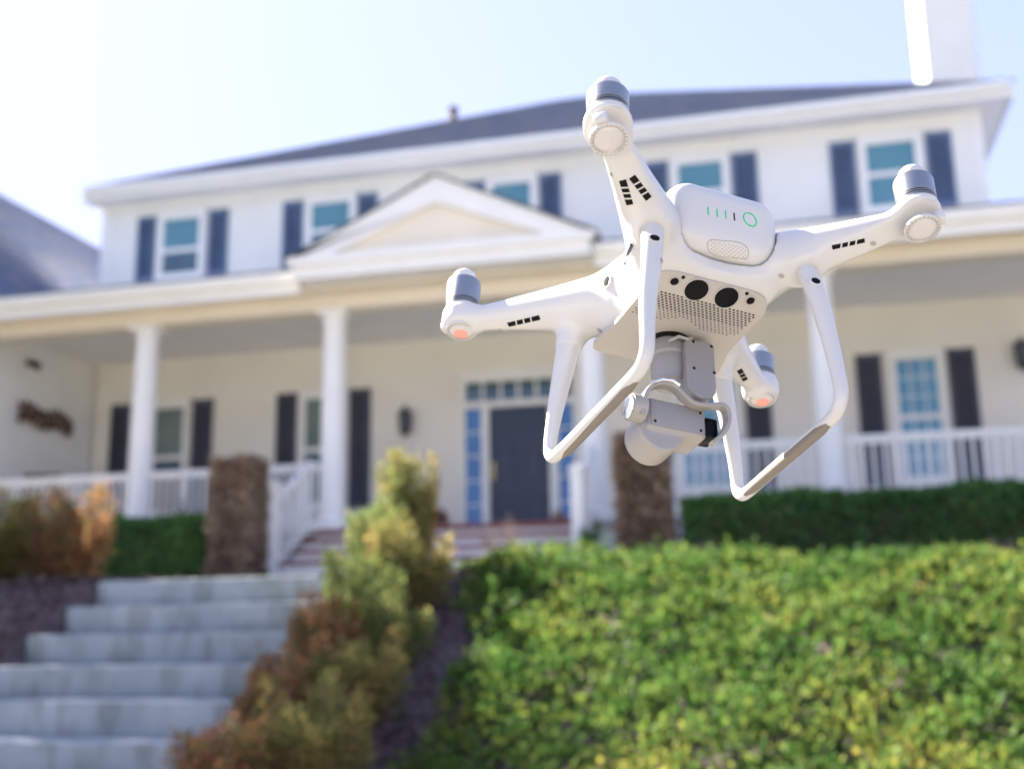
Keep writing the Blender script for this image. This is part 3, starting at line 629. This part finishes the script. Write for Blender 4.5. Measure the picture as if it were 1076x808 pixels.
# ------------------------------------------------------------------ ground cover on the right bank
def gc_points(nc, per, rad, ymax, lift):
    cy = 4.3+(rng.uniform(0, 1, nc)**1.1)*(ymax-4.3); cx = rng.uniform(-2.6, 5.6, nc)
    edge = -1.74-(cy-5.3)*.15+.10*np.sin(cy*3.1)+.06*np.sin(cy*7.7); k = (cx > edge) & (cx < 1.4+cy*.36); cx, cy, edge = cx[k], cy[k], edge[k]
    hh = (.09+.05*(np.sin(cx*3.3+cy*1.1)*np.sin(cy*4.1-cx*.8)+.7*np.sin(cx*7.9+1)*np.sin(cy*8.7)))*np.clip((cx-edge)/.3, .3, 1)*np.where(cy > 7.2, np.clip(1.0-(cy-7.2)*.35, .45, 1), 1)
    cz = g(cx, cy)+hh+rng.normal(0, .028, len(cx))*np.clip(1.4-(cy-6)*.25, .4, 1)+lift
    q = rng.poisson(per, len(cx)); idx = np.repeat(np.arange(len(cx)), q); d = rng.normal(0, 1, (len(idx), 3)); d /= np.linalg.norm(d, axis=1)[:, None]; d[:, 2] = np.abs(d[:, 2])*.9-.25
    rr = rad*rng.uniform(.6, 1.5, len(cx))[idx][:, None]*rng.uniform(.3, 1, (len(idx), 1))
    return np.stack([cx, cy, cz], 1)[idx]+d*rr, d+np.array([0, -.1, .5])
Pa, Na = gc_points(21000, 10, .055, 10.5, 0)
# tall loose shoots standing out of the mat
cy = rng.uniform(4.6, 9.0, 900); cx = rng.uniform(-1.9, 4.6, 900); k = (cx > -1.6-(cy-5.3)*.15) & (cx < 1.3+cy*.36); cx, cy = cx[k], cy[k]
q = 11; tt = np.tile(np.linspace(0, 1, q), len(cx)); ii = np.repeat(np.arange(len(cx)), q); ln = (.11+rng.uniform(0, .09, len(cx)))*np.clip(1.5-(cy-5)*.25, .35, 1); dx = rng.normal(0, .35, len(cx)); dy = rng.normal(-.15, .3, len(cx))
Pb = np.stack([cx[ii]+dx[ii]*tt*ln[ii], cy[ii]+dy[ii]*tt*ln[ii], g(cx, cy)[ii]+.07+tt*ln[ii]], 1); Nb = rng.normal(0, .8, (len(ii), 3))+np.array([0, 0, .5])
P_all, N_all = np.concatenate([Pa, Pb]), np.concatenate([Na, Nb])
gcm = leafmat('ground_cover_leaves', [(.025, .06, .018), (.05, .12, .022), (.095, .165, .036), (.18, .215, .042), (.31, .26, .06)], pscale=1.6, trans=.42)
o = leaves('ground_cover', P_all, N_all, .046, gcm, None, spread=.55, aspect=.5, var=.5)
tag(o, kind='stuff')
# bark chips on the mulch
n = 26000; cx = rng.uniform(-8.5, -1.2, n); cy = rng.uniform(4.2, 9.5, n); keep = ~((cx > -5.05) & (cx < -3.05) & (cy < YS+.5)) & ~((cx > -5.3) & (cx < -2.6) & (cy > YS)); cx, cy = cx[keep], cy[keep]
chip = leafmat('bark', [(.03, .018, .018), (.07, .045, .045), (.13, .095, .09), (.20, .16, .15)], pscale=5, trans=0, rough=.9)
o = leaves('bark_mulch', np.stack([cx, cy, g(cx, cy)+rng.uniform(0, .04, len(cx))], 1), np.tile(np.array([[0, 0, .3]]), (len(cx), 1)), .055, chip, None, spread=1.0, aspect=.5); tag(o, kind='stuff')

#@@DRONE
# ------------------------------------------------------------------ the drone (mesh units in mm, scaled on build)
DT = Vector((126.0, 69.2, -830.9))*.001
DR = np.array([[0.9394, -0.3393, 0.0374], [-0.2033, -0.4697, 0.8581], [-0.273, -0.8151, -0.51]])
U_, _, V_ = np.linalg.svd(DR); DR = U_ @ V_
Md = Mc @ (Matrix.Translation(DT) @ Matrix([list(r) for r in DR]).to_4x4())
drone = empty('drone', (0, 0, 0), 'white camera drone with four silver motors hovering in front of the house', 'drone')
drone.matrix_world = Md
white = mat('drone_shell_white', (.50, .495, .485), .32, Specular_IOR_Level=.45, Coat_Weight=.15, Coat_Roughness=.25)
grey = mat('gimbal_grey', (.25, .24, .235), .42, Metallic=.15)
greylight = mat('camera_grey', (.30, .285, .265), .42, Metallic=.1)
silver = mat('motor_silver', (.34, .34, .335), .32, Metallic=1.0)
black = mat('black_gloss', (.003, .003, .004), .2, Specular_IOR_Level=.12)
blackm = mat('black_matte', (.006, .0055, .0055), .8, Specular_IOR_Level=.15)
pad = mat('rubber_pad', (.17, .145, .12), .6)
plate = mat('belly_plate', (.37, .345, .315), .5)
lensm = mat('clear_lens', (.47, .45, .44), .15, Coat_Weight=.6)
redled = mat('red_status_lamp', (.42, .20, .17), .3, Emission_Color=(1, .20, .12, 1), Emission_Strength=.045)
chrome = mat('chrome', (.8, .8, .8), .12, Metallic=1)
greenled = mat('green_led', (.0, .25, .09), .4, Emission_Color=(.02, .75, .30, 1), Emission_Strength=.03)

def surface_nets(f, lo, hi, h):
    """mesh of f<0 on a grid, vectorised"""
    ax = [np.arange(lo[i], hi[i]+h, h) for i in range(3)]
    G = np.meshgrid(*ax, indexing='ij'); F = f(*G).astype(np.float32); n = F.shape
    s = F < 0
    c = np.zeros((n[0]-1, n[1]-1, n[2]-1), np.int8)
    for a in (0, 1):
        for b_ in (0, 1):
            for d in (0, 1): c += s[a:n[0]-1+a, b_:n[1]-1+b_, d:n[2]-1+d]
    act = (c > 0) & (c < 8); idx = -np.ones(c.shape, np.int64); I = np.argwhere(act); idx[act] = np.arange(len(I))
    acc = np.zeros((len(I), 3)); cnt = np.zeros(len(I))
    cor = [(a, b_, d) for a in (0, 1) for b_ in (0, 1) for d in (0, 1)]
    for p in cor:
        for k in range(3):
            if p[k]: continue
            q = list(p); q[k] = 1
            fp = F[I[:, 0]+p[0], I[:, 1]+p[1], I[:, 2]+p[2]]; fq = F[I[:, 0]+q[0], I[:, 1]+q[1], I[:, 2]+q[2]]
            m = (fp < 0) != (fq < 0); t = np.where(m, fp/np.where(m, fp-fq, 1), 0)
            pt = np.tile(np.array(p, float), (len(I), 1)); pt[:, k] = t
            acc[m] += pt[m]; cnt[m] += 1
    V = (I+acc/cnt[:, None])*h+np.array(lo)
    Q = []
    for k in range(3):
        a, b_ = [(1, 2), (2, 0), (0, 1)][k]
        sl0 = [slice(None)]*3; sl1 = [slice(None)]*3; sl0[k] = slice(0, n[k]-1); sl1[k] = slice(1, n[k])
        e = s[tuple(sl0)] != s[tuple(sl1)]; E = np.argwhere(e); E = E[(E[:, a] > 0) & (E[:, b_] > 0) & (E[:, a] < n[a]-1) & (E[:, b_] < n[b_]-1)]
        ins = s[E[:, 0], E[:, 1], E[:, 2]]
        def at(da, db):
            q = E.copy(); q[:, a] -= da; q[:, b_] -= db; return idx[q[:, 0], q[:, 1], q[:, 2]]
        q = np.stack([at(1, 1), at(0, 1), at(0, 0), at(1, 0)], 1); q[~ins] = q[~ins][:, ::-1]; Q.append(q)
    return V, np.concatenate(Q)
def relax(V, Q, it=2, lam=.5):
    for _ in range(it):
        a = np.zeros_like(V); c = np.zeros(len(V))
        for i in range(4):
            for j in ((i+1) % 4, (i-1) % 4): np.add.at(a, Q[:, i], V[Q[:, j]]); np.add.at(c, Q[:, i], 1)
        V = V*(1-lam)+lam*a/np.maximum(c, 1)[:, None]
    return V
def smin(a, b, k): h = np.clip(.5+.5*(b-a)/k, 0, 1); return b*(1-h)+a*h-k*h*(1-h)
def smax(a, b, k): return -smin(-a, -b, k)
def rcone(x, y, z, a, b, ra, rb, sz=1.0):
    a = np.array(a, float); b = np.array(b, float); d = b-a; L2 = (d*d).sum()
    t = np.clip(((x-a[0])*d[0]+(y-a[1])*d[1]+(z-a[2])*d[2])/L2, 0, 1)
    return np.sqrt((x-a[0]-t*d[0])**2+(y-a[1]-t*d[1])**2+((z-a[2]-t*d[2])/sz)**2)-(ra+(rb-ra)*t)
def rbox(x, y, z, c, hf, r):
    qx, qy, qz = abs(x-c[0])-hf[0]+r, abs(y-c[1])-hf[1]+r, abs(z-c[2])-hf[2]+r
    return np.sqrt(np.maximum(qx, 0)**2+np.maximum(qy, 0)**2+np.maximum(qz, 0)**2)+np.minimum(np.maximum(qx, np.maximum(qy, qz)), 0)-r
def cyl(x, y, z, c, r, z0, z1, rd): 
    d = np.sqrt((x-c[0])**2+(y-c[1])**2)-r+rd; e = abs(z-(z0+z1)/2)-(z1-z0)/2+rd
    return np.minimum(np.maximum(d, e), 0)+np.sqrt(np.maximum(d, 0)**2+np.maximum(e, 0)**2)-rd
POD = {(-1, -1): (-114.5, -120), (1, -1): (114.5, -120), (-1, 1): (-133.5, 120), (1, 1): (133.5, 120)}
FOOT = {}
def bat_sdf(x, y, z):
    wz = np.clip((14-z)/34, 0, 1); d = rbox(x*(1+.17*wz*wz), y, z, (0, -24, 18), (42.5, 46, 27), 18)
    d = smax(d, -(y+66.5+.0011*x*x+.16*(z-10)), 10)
    return d
def shell_sdf(x, y, z):
    d = rbox(x, y, z, (0, 8, 7), (47, 58, 33), 25)
    d = smin(d, rbox(x, y, z, (0, 6, 20), (30, 44, 26), 22), 12)
    d = smin(d, rbox(x, y, z, (0, 4, -11), (45, 55, 19), 15), 8)
    for (sx, sy), (px, py) in POD.items():
        root = (sx*36, sy*36+2, 4); tip = (px*.95, py*.95, 11); a_ = np.array(root, float); dd = np.array(tip, float)-a_
        t = np.clip(((x-a_[0])*dd[0]+(y-a_[1])*dd[1]+(z-a_[2])*dd[2])/(dd*dd).sum(), 0, 1)
        a = np.sqrt((x-a_[0]-t*dd[0])**2+(y-a_[1]-t*dd[1])**2+(z-a_[2]-t*dd[2])**2)-(9.3+15*(1-t)**1.25)
        d = smin(d, a, 16)
        d = smin(d, cyl(x, y, z, (px, py), 15.5, 2.0, 22.5, 7), 9)
        # stub that carries the landing gear
        fx = 62 if sy < 0 else 63
        if sy > 0: q = rcone(x, y, z, (sx*58, 64, -2), (sx*66, 69, -34), 15, 8)
        else: q = rcone(x, y, z, (sx*57, -62, -4), (sx*62, -70, -30), 14, 8.5)
        d = smin(d, q, 9)
    d = smax(d, -(z+29.3-.45*np.maximum(0, -30-y)), 3)          # flat belly, turned up at the tail
    return np.maximum(d, -(bat_sdf(x, y, z)-.9))                # the battery bay, with a thin seam round the pack
V, Q = surface_nets(shell_sdf, (-155, -142, -46), (155, 142, 56), 1.3)
V = relax(V, Q, 1, .4)
shell = npmesh('shell', V*.001, Q, white, drone); shell.data.shade_smooth()
HV, HF = [tuple(p) for p in V], [tuple(int(i) for i in q) for q in Q]
bvh = BVHTree.FromPolygons(HV, HF)
Rt = Matrix([list(r) for r in DR]).transposed()
EYE = Rt @ (-DT*1000)
def hit(u, v, tree=None):
    """drone surface point and normal seen at a pixel of the photograph: used to read off where a detail sits on the shell"""
    d = (Rt @ Vector(((u-538)/1200, -(v-404)/1200, -1))).normalized(); p, n, *_ = (tree or bvh).ray_cast(EYE, d)
    if p is None: return None, None
    if n.dot(d) > 0: n = -n
    return p, n
def db(b, name, m, parent=None, smooth=True, **k):
    b.v = [tuple(c*.001 for c in p) for p in b.v]
    return b.build(name, m, parent or drone, smooth=smooth, **k)
def frame(p, n, tang=None):
    n = Vector(n).normalized(); t = Vector(tang) if tang is not None else Vector((1, 0, 0)); t = (t-n*t.dot(n)).normalized(); s = n.cross(t)
    m = Matrix((t, s, n)).transposed().to_4x4(); m.translation = p; return m
# battery pack
V2, Q2 = surface_nets(bat_sdf, (-46, -74, -24), (46, 26, 48), 1.1); V2 = relax(V2, Q2, 2)
bat = npmesh('battery', V2*.001, Q2, white, drone); bat.data.shade_smooth()
bvb = BVHTree.FromPolygons([tuple(p) for p in V2], [tuple(q) for q in Q2])
def strip(b, pix, tree, wd, lift=.25, closed=False):
    pts = []
    for u, v in pix:
        p, n = hit(u, v, tree)
        if p is not None: pts.append(p+n*lift)
    if closed and pts: pts.append(pts[0])
    if len(pts) > 1: b.tube(pts, wd, 5)
    return b
for u, v, lit in ((744, 222, 1), (753.5, 224, 1), (762.5, 226, 1), (771.5, 228, 0)):
    b = strip(MB(), [(u-.2, v-4), (u, v), (u+.4, v+4)], bvb, .55, .05); 
    if b.v: db(b, 'charge_light', greenled if lit else blackm, bat)
ring = [(788+6.6*math.cos(R(a))+1.2*math.sin(R(a)), 231+6.9*math.sin(R(a))+1.6*math.cos(R(a))) for a in range(0, 360, 15)]
db(strip(MB(), ring, bvb, .5, .05, True), 'power_button', greenled, bat)
grip = [(765+21.5*math.copysign(abs(math.cos(R(a)))**.55, math.cos(R(a))), 262+4.2*math.cos(R(a))+8.6*math.copysign(abs(math.sin(R(a)))**.6, math.sin(R(a)))) for a in range(0, 360, 12)]
db(strip(MB(), grip, bvb, .32, .0, True), 'grip_edge', greylight, bat)
b = MB()
for i in range(17):
    for j in range(7):
        u = 747.5+i*2.25+j*.0; v = 253.5+j*2.1+i*.42-(.3 if j else 0)
        if (i+j) % 2: continue
        p, n = hit(u, v, bvb)
        if p is not None: b.lathe([(0, .12), (.5, .05), (.5, 0)], (0, 0, 0), 6, mtx=frame(p+n*.02, n))
db(b, 'grip_dots', mat('grip_dot', (.36, .25, .21), .6), bat)
# motors, propeller nuts, status lamps
def motor(px, py, dz):
    t = empty('motor'); t.parent = drone; t.location = (px*.001, py*.001, 0)
    b = MB(); b.lathe([(13.6, 17), (13.6, 22.2)], n=40); db(b, 'motor_base', white, t)
    b = MB(); b.lathe([(12.4, 21.5), (12.4, 23), (13.3, 23.3), (13.3, 24.1), (12.3, 24.3), (12.3, 25.2), (13.3, 25.4), (13.3, 26.2), (12.3, 26.4), (12.3, 27.4)], n=40); db(b, 'stator_rings', silver, t, angle=20)
    b = MB(); b.lathe([(12.6, 27), (13.4, 27.4), (13.6, 41.5+dz), (13.0, 43+dz), (11.6, 43.8+dz), (8, 44+dz)], n=48); db(b, 'motor_bell', silver, t)
    b = MB(); b.lathe([(9.2, 43.6+dz), (9.5, 45+dz), (9.5, 48.4+dz), (8.7, 51+dz), (7, 53.2+dz), (4.6, 54.6+dz), (2.2, 55.2+dz), (0.01, 55.3+dz)], n=32); db(b, 'propeller_nut', white, t)
    return t
for (sx, sy), (px, py) in POD.items():
    motor(px, py, {(-1, -1): -4, (1, -1): 0, (-1, 1): 4.5, (1, 1): 0}[(sx, sy)])
    u = {(-1, -1): (641, 151), (1, -1): (967, 239), (-1, 1): (486.5, 348), (1, 1): (796, 427)}[(sx, sy)]
    p, n = hit(*u)
    if p is None: p, n = Vector((px, py, 2)), Vector((0, 0, -1))
    n = (n*.5+Vector((0, -.12, -1))).normalized(); p = Vector((px, py-1, 1.6))
    m = frame(p, n); lamp = empty('status_lamp'); lamp.parent = drone
    b = MB(); b.lathe([(12.2, -1.2), (12.2, .7), (11.2, 1.3), (10.3, 1.3), (9.6, .7)], n=40, mtx=m); db(b, 'lamp_rim', lensm, lamp)
    b = MB(); b.lathe([(9.8, .5), (8.5, 2.0), (5.5, 3.2), (0.01, 3.8)], n=32, mtx=m); db(b, 'lamp_lens', lensm, lamp)
    if sy > 0: b = MB(); b.lathe([(6.2, 2.7), (5.4, 3.4), (3.2, 3.9), (0.01, 4.1)], n=32, mtx=m); db(b, 'red_lamp', redled, lamp)
    b = MB()
    for k in range(24):
        a = R(15*k); q = m @ Matrix.Translation((10.7*math.cos(a), 10.7*math.sin(a), 1.1)) @ Matrix.Rotation(a, 4, 'Z'); b.box(-.7, .7, -.35, .35, 0, .55, mtx=q)
    db(b, 'lamp_facets', silver, lamp, smooth=False)
    # outboard antenna cap
    b = MB(); d = Vector((px, py, 0)).normalized(); b.box(-5, 1.6, -4.5, 4.5, 4, 11, bev=1.5, mtx=Matrix.Translation((px+d.x*14.5, py+d.y*14.5, 0)) @ Matrix.Rotation(math.atan2(d.y, d.x), 4, 'Z')); db(b, 'arm_cap', white)
# landing gear
LG = {}
for s in (-1, 1):
    legs = empty('landing_gear'); legs.parent = drone
    path = [(58, -64, -6), (60.5, -69, -26), (63.5, -71.5, -50), (66.5, -72.5, -75), (68, -73.5, -95), (68.5, -74, -106), (68.6, -72.5, -114), (69, -68, -119.5), (69.4, -60, -122), (70.5, -35, -122.5), (72, 0, -123), (73.5, 35, -123.3), (74.6, 57, -123.3),
            (75, 66, -121.6), (75.2, 71, -116), (75, 71.5, -108), (74, 70.5, -95), (71.5, 69, -75), (68.5, 68, -55), (65.5, 67, -36), (61, 65, -14)]
    wid = [9, 8.4, 7.6, 6.6, 5.7, 5.3, 5.1, 5.0, 4.9, 4.8, 4.8, 4.8, 4.9, 5.0, 5.2, 5.4, 5.9, 7.2, 8.4, 9.6, 11]
    dep = [8, 6.6, 5.6, 5.0, 4.7, 4.7, 4.8, 4.9, 4.9, 4.8, 4.8, 4.8, 4.9, 4.9, 4.9, 4.8, 4.8, 5.2, 6.2, 7.5, 9]
    # resample the path smoothly (Catmull-Rom)
    P_ = [Vector((s*a, b_, c)) for a, b_, c in path]; out, fl = [], []
    for i in range(len(P_)-1):
        p0, p1, p2, p3 = P_[max(i-1, 0)], P_[i], P_[i+1], P_[min(i+2, len(P_)-1)]
        for k in range(4):
            t = k/4; out.append(.5*((2*p1)+(p2-p0)*t+(2*p0-5*p1+4*p2-p3)*t*t+(3*p1-p0-3*p2+p3)*t**3)); fl.append((dep[i]+(dep[i+1]-dep[i])*t, wid[i]+(wid[i+1]-wid[i])*t))
    b = MB(); b.tube(out, 5, 20, flat=[(a*.92, c_*.9) for a, c_ in fl], ref=Vector((1, 0, 0))); HF += [tuple(i+len(HV) for i in f) for f in b.f]; HV += b.v; db(b, 'leg_frame', white, legs)
    b = MB(); pp = [Vector((s*(69.6+3.9*k/10-.8), -57+113*k/10, -124.6-.7*k/10)) for k in range(11)]
    b.tube(pp, 3, 12, flat=[(3.6 if 0 < k < 10 else 2.2, 3.9 if 0 < k < 10 else 2.6) for k in range(11)], ref=Vector((1, 0, 0))); db(b, 'rubber_pad', pad, legs)
bvh = BVHTree.FromPolygons(HV, HF)
# belly plate with perforations and sensors
pl = [(-46, -38), (-40, -45), (36, -45), (44, -38), (45, 20), (52, 52), (46, 58), (-44, 58), (-50, 50), (-47, 20)]
pl = [Vector((x, y, 0)) for x, y in pl]
b = MB(); NN = len(pl)
def plz(y): return -30.2 if y > -30 else -30.2+(-30-y)*.45
top_ = [(p.x, p.y, plz(p.y)+3) for p in pl]; bot = [(p.x*.99, p.y*.99, plz(p.y)) for p in pl]
# the plate is split along y=-30 where it bends up towards the tail
bb = bmesh.new()
xl = lambda y: np.interp(y, [-45, -44, -42, -38, -34, 20, 50, 56, 58], [-30, -36.5, -41.5, -45, -46, -47, -50.5, -48.5, -44]); xr = lambda y: np.interp(y, [-45, -44, -42, -38, -34, 20, 50, 56, 58], [28, 34.5, 39.5, 43, 44, 45, 52.5, 51, 46])
ysl = [-45, -44.5, -44, -43, -42, -40, -38, -34, -31, -30, -28, -10, 10, 20, 40, 50, 54, 56, 57.3, 58]
rows = [[bb.verts.new((xl(y)+(xr(y)-xl(y))*k/8, y, plz(y)-.25)) for k in range(9)] for y in ysl]
for a, c in zip(rows, rows[1:]):
    for k in range(8): bb.faces.new((a[k], a[k+1], c[k+1], c[k]))
r_ = bmesh.ops.extrude_face_region(bb, geom=bb.faces[:]); bmesh.ops.translate(bb, vec=(0, 0, 3), verts=[v for v in r_['geom'] if isinstance(v, bmesh.types.BMVert)])
b = MB(); b.bm(bb, 0)
n_d = 0
for j in range(16):
    y = -28.5+j*2.7
    for i in range(-24, 25):
        x = i*3.1+(1.55 if j % 2 else 0)
        edge_ = 40-(max(0, j-9)*2.6); 
        if abs(x+1) > 41 or (j > 8+4*abs(math.sin(x*.06+.3))): continue
        if min(math.hypot(x-11.7, y+37), math.hypot(x+11.7, y+37)) < 10: continue
        sz = .95 if j < 7 else .7
        b.lathe([(sz, -.06), (.01, -.06)], (x, y, plz(y)-.25), 7, 1); n_d += 1
plt_o = db(b, 'belly_plate', [plate, blackm], smooth=True, fix=True)
def sensor(name, x, y, r, m, depth=1.5, parent=None):
    z = plz(y)-.3; nrm = Vector((0, -.41, -1)) if y < -30 else Vector((0, 0, -1)); mt = frame(Vector((x, y, z)), nrm)
    b = MB(); b.lathe([(r+.8, -1), (r+.8, .3), (r+.45, .75), (r, .7)], n=36, mtx=mt); db(b, name+'_ring', plate, parent or drone)
    b = MB(); b.lathe([(r+.1, -.6), (r+.1, .72), (r*.8, .8), (.01, .95)], n=36, mtx=mt); return db(b, name, m, parent or drone)
for s in (-1, 1):
    sensor('vision_sensor', s*11.6, -36.6, 8.3, black); sensor('infrared_sensor', s*29.3, -38.6, 2.9, black)
    b = MB(); b.lathe([(1.3, -.5), (1.3, .3), (.01, .3)], (0, 0, 0), 16, mtx=frame(Vector((s*24.5, -42.6, plz(-42.6)-.3)), (0, -.41, -1))); db(b, 'screw', blackm)
for x, y in ((-46.5, 52), (48, 54)):
    b = MB(); b.lathe([(1.5, -.5), (1.5, .3), (.01, .3)], (0, 0, 0), 16, mtx=frame(Vector((x, y, -29.85)), (0, 0, -1))); db(b, 'screw', blackm)
# details read off the shell
def oval(name, u, v, a, c, m, tang, rim=True, lift=.15):
    p, n = hit(u, v)
    if p is None: return
    mt = frame(p+n*lift, n, tang) @ Matrix.Diagonal((a, c, 1, 1))
    if rim: b = MB(); b.lathe([(1.55, -1.5), (1.5, .1), (1.25, .5), (1.0, .35)], n=28, mtx=mt); db(b, name+'_rim', white)
    b = MB(); b.lathe([(1.0, -.8), (1.0, .4), (.6, .62), (.01, .7)], n=28, mtx=mt); db(b, name, m)
oval('gear_screw_hole', 688, 250.5, 3.3, 2.6, blackm, (1, 0, 0)); oval('gear_screw_hole', 857, 295.5, 3.3, 2.6, blackm, (1, 0, 0))
oval('side_sensor', 638.5, 296.5, 2.6, 4.4, blackm, (1, 1, 0), lift=.9); 
oval('shell_seam_dot', 642, 183, 1.9, 1.5, greylight, (1, 0, 0), False); oval('shell_seam_dot', 695, 274, 1.5, 1.8, greylight, (1, 0, 0), False)
oval('shell_seam_dot', 917.5, 256, 2.0, 1.5, greylight, (1, 0, 0), False); oval('shell_seam_dot', 526, 346.5, 2.0, 1.6, greylight, (1, 0, 0), False)
oval('shell_seam_dot', 630, 347, 2.2, 1.6, greylight, (1, 0, 0), False); oval('shell_seam_dot', 821, 290, 2.0, 1.5, greylight, (1, 0, 0), False)
def vent(pa, pb, wd, n=4):
    a, na = hit(*pa); c, nc = hit(*pb)
    if a is None or c is None: return
    t = empty('cooling_vent'); t.parent = drone; d = c-a; L = d.length; nn = (na+nc).normalized(); mt = frame((a+c)/2+nn*.1, nn, d)
    b = MB(); b.box(-L/2-1, L/2+1, -wd, wd, -2.5, .4, bev=.38, mtx=mt); db(b, 'vent_opening', blackm, t)
    for k in range(1, n): x = -L/2+L*k/n; b = MB(); b.add([mt @ Vector(q) for q in ((x-.9, -wd, .5), (x+.2, -wd, .5), (x+1.1, wd, .5), (x, wd, .5), (x-.9, -wd, -.5), (x+.2, -wd, -.5), (x+1.1, wd, -.5), (x, wd, -.5))], [(0, 1, 2, 3), (0, 4, 5, 1), (2, 6, 7, 3), (1, 5, 6, 2), (0, 3, 7, 4)]); db(b, 'vent_rib', white, t, smooth=False)
vent((665, 187), (681, 208), 2.3); vent((654.5, 191), (661.5, 214), 2.3); vent((535, 341), (566, 334), 1.9); vent((876, 260), (907, 253), 1.6); vent((777, 389), (783, 399), 2.2, 3)
# side slot seen behind the left strut
b = strip(MB(), [(664, 257), (660, 266), (657, 276), (657, 283)], bvh, 1.8, -.6); 
if b.v: db(b, 'side_slot', mat('slot_blue', (.02, .025, .06), .3))
# gimbal and camera
gim = empty('gimbal'); gim.parent = drone
b = MB(); b.lathe([(16.5, -29.5), (16.5, -32), (15, -32.6), (.01, -32.6)], (-1, 28, 0), 40); db(b, 'damping_ring', blackm, gim)
b = MB(); b.lathe([(13.2, -32), (14.2, -34), (14.2, -43), (12.8, -44.5), (12.8, -47), (13.2, -47.5), (13.2, -58), (12, -62), (12, -66), (.01, -66)], (-1, 28, 0), 40); db(b, 'yaw_motor', grey, gim)
b = MB()
bb = bmesh.new(); prof = [(3.5, -37), (5.5, -35), (24, -35), (26.5, -37.5), (26.5, -72)]+[(15+11.5*math.cos(a), -72+11.5*math.sin(a)) for a in [-R(20*k) for k in range(1, 9)]]+[(3.5, -72)]
b.prism(prof, 9, 26, 'xz'); rh = db(b, 'roll_motor_arm', grey, gim, smooth=True, angle=30)
bv = rh.modifiers.new('edge', 'BEVEL'); bv.width = .0012; bv.segments = 2; bv.limit_method = 'ANGLE'
for x, z in ((9.5, -37.5), (24, -38), (9, -60), (25, -60)): b = MB(); b.lathe([(1.1, -.3), (1.1, .25), (.01, .25)], n=12, mtx=frame(Vector((x, 8.9, z)), (0, -1, 0))); db(b, 'screw', blackm, gim)
b = MB(); b.tube([(-9, 12, -40), (-2, 9, -36), (5, 8.5, -37), (9, 10, -34)], 1.3, 8); db(b, 'cable', greylight, gim)
b = MB(); b.lathe([(11.8, -2), (12.2, -1), (12.2, 1), (11.8, 2)], (0, 0, 0), 36, mtx=Matrix.Translation((16.5, 27.5, -72)) @ Matrix.Rotation(R(90), 4, 'X')); db(b, 'roll_joint', greylight, gim)
# cradle that carries the camera
cr = [(-33, 9, -108), (-33, 9, -100), (-30.5, 9, -91), (-26, 9, -84), (-19, 9, -80), (-11, 9, -79), (-5, 9, -82), (1, 9, -88), (7, 9, -91), (17, 9, -90), (26, 9, -87), (31, 9, -87), (34, 9.5, -92), (33, 10, -101), (28, 10, -110), (21, 11, -117)]
cr = [Vector(p) for p in cr]; cr = [cr[0]]+[(a+c_)/2*.5+(a*.75+c_*.25)*.5 if 0 else q for a, c_ in zip(cr, cr[1:]) for q in (a.lerp(c_, .25), a.lerp(c_, .75))]+[cr[-1]]
b = MB(); b.tube(cr, 3, 24, sq=.4, flat=[(1.7, 4.0)]*len(cr), ref=Vector((0, 1, 0))); db(b, 'cradle', greylight, gim)
b = MB(); b.tube([(-27, 4.6, -83), (-19, 4.3, -78.6), (-11, 4.3, -77.6), (-5.5, 4.5, -80)], 1.5, 10); db(b, 'cradle_trim', chrome, gim)
b = MB(); b.lathe([(.01, -5.5), (8.0, -5.5), (9.6, -4.2), (9.9, 0), (9.9, 5), (9.0, 6), (.01, 6)], n=36, mtx=Matrix.Translation((-35, 14, -100)) @ Matrix.Rotation(R(90), 4, 'Y')); db(b, 'tilt_motor', greylight, gim)
b = MB(); b.lathe([(.01, -1.4), (6.5, -1.4), (8.4, -.8), (8.8, .2)], n=36, mtx=Matrix.Translation((-40.7, 14, -100)) @ Matrix.Rotation(R(90), 4, 'Y')); db(b, 'tilt_motor_cap', chrome, gim)
cm = empty('camera_head'); cm.parent = drone
def head_sdf(x, y, z):
    d = rbox(x, y, z, (-3.5, 28, -100.5), (22.5, 14.5, 12), 3)
    c = np.sqrt((x+14.5)**2+(z+110.5)**2)-17; c = smax(c, abs(y-29)-13, 2.5)
    return smin(d, c, 2.5)
V3, Q3 = surface_nets(head_sdf, (-38, 5, -133), (22, 57, -84), .8); V3 = relax(V3, Q3, 1, .4)
h_ = npmesh('camera_housing', V3*.001, Q3, greylight, cm); h_.data.shade_smooth()
b = MB(); b.box(-24, 17, 12.7, 13.8, -110.5, -90.5, bev=.5); db(b, 'camera_back', grey, cm)
for x, z in ((-21, -107.5), (14, -107.5), (14, -93.5)): b = MB(); b.lathe([(1.0, -.3), (1.0, .25), (.01, .25)], n=12, mtx=frame(Vector((x, 12.6, z)), (0, -1, 0))); db(b, 'screw', blackm, cm)
b = MB(); b.lathe([(11, 0), (11.4, .5), (11.4, 3), (10.4, 3.4), (9.8, 1.2), (.01, 1.8)], n=40, mtx=Matrix.Translation((-14.5, 39.5, -110.5)) @ Matrix.Rotation(R(-90), 4, 'X')); db(b, 'lens', black, cm)
b = MB(); b.box(19.1, 29, 15, 32, -109, -94, bev=1.5); db(b, 'camera_connector', black, cm)
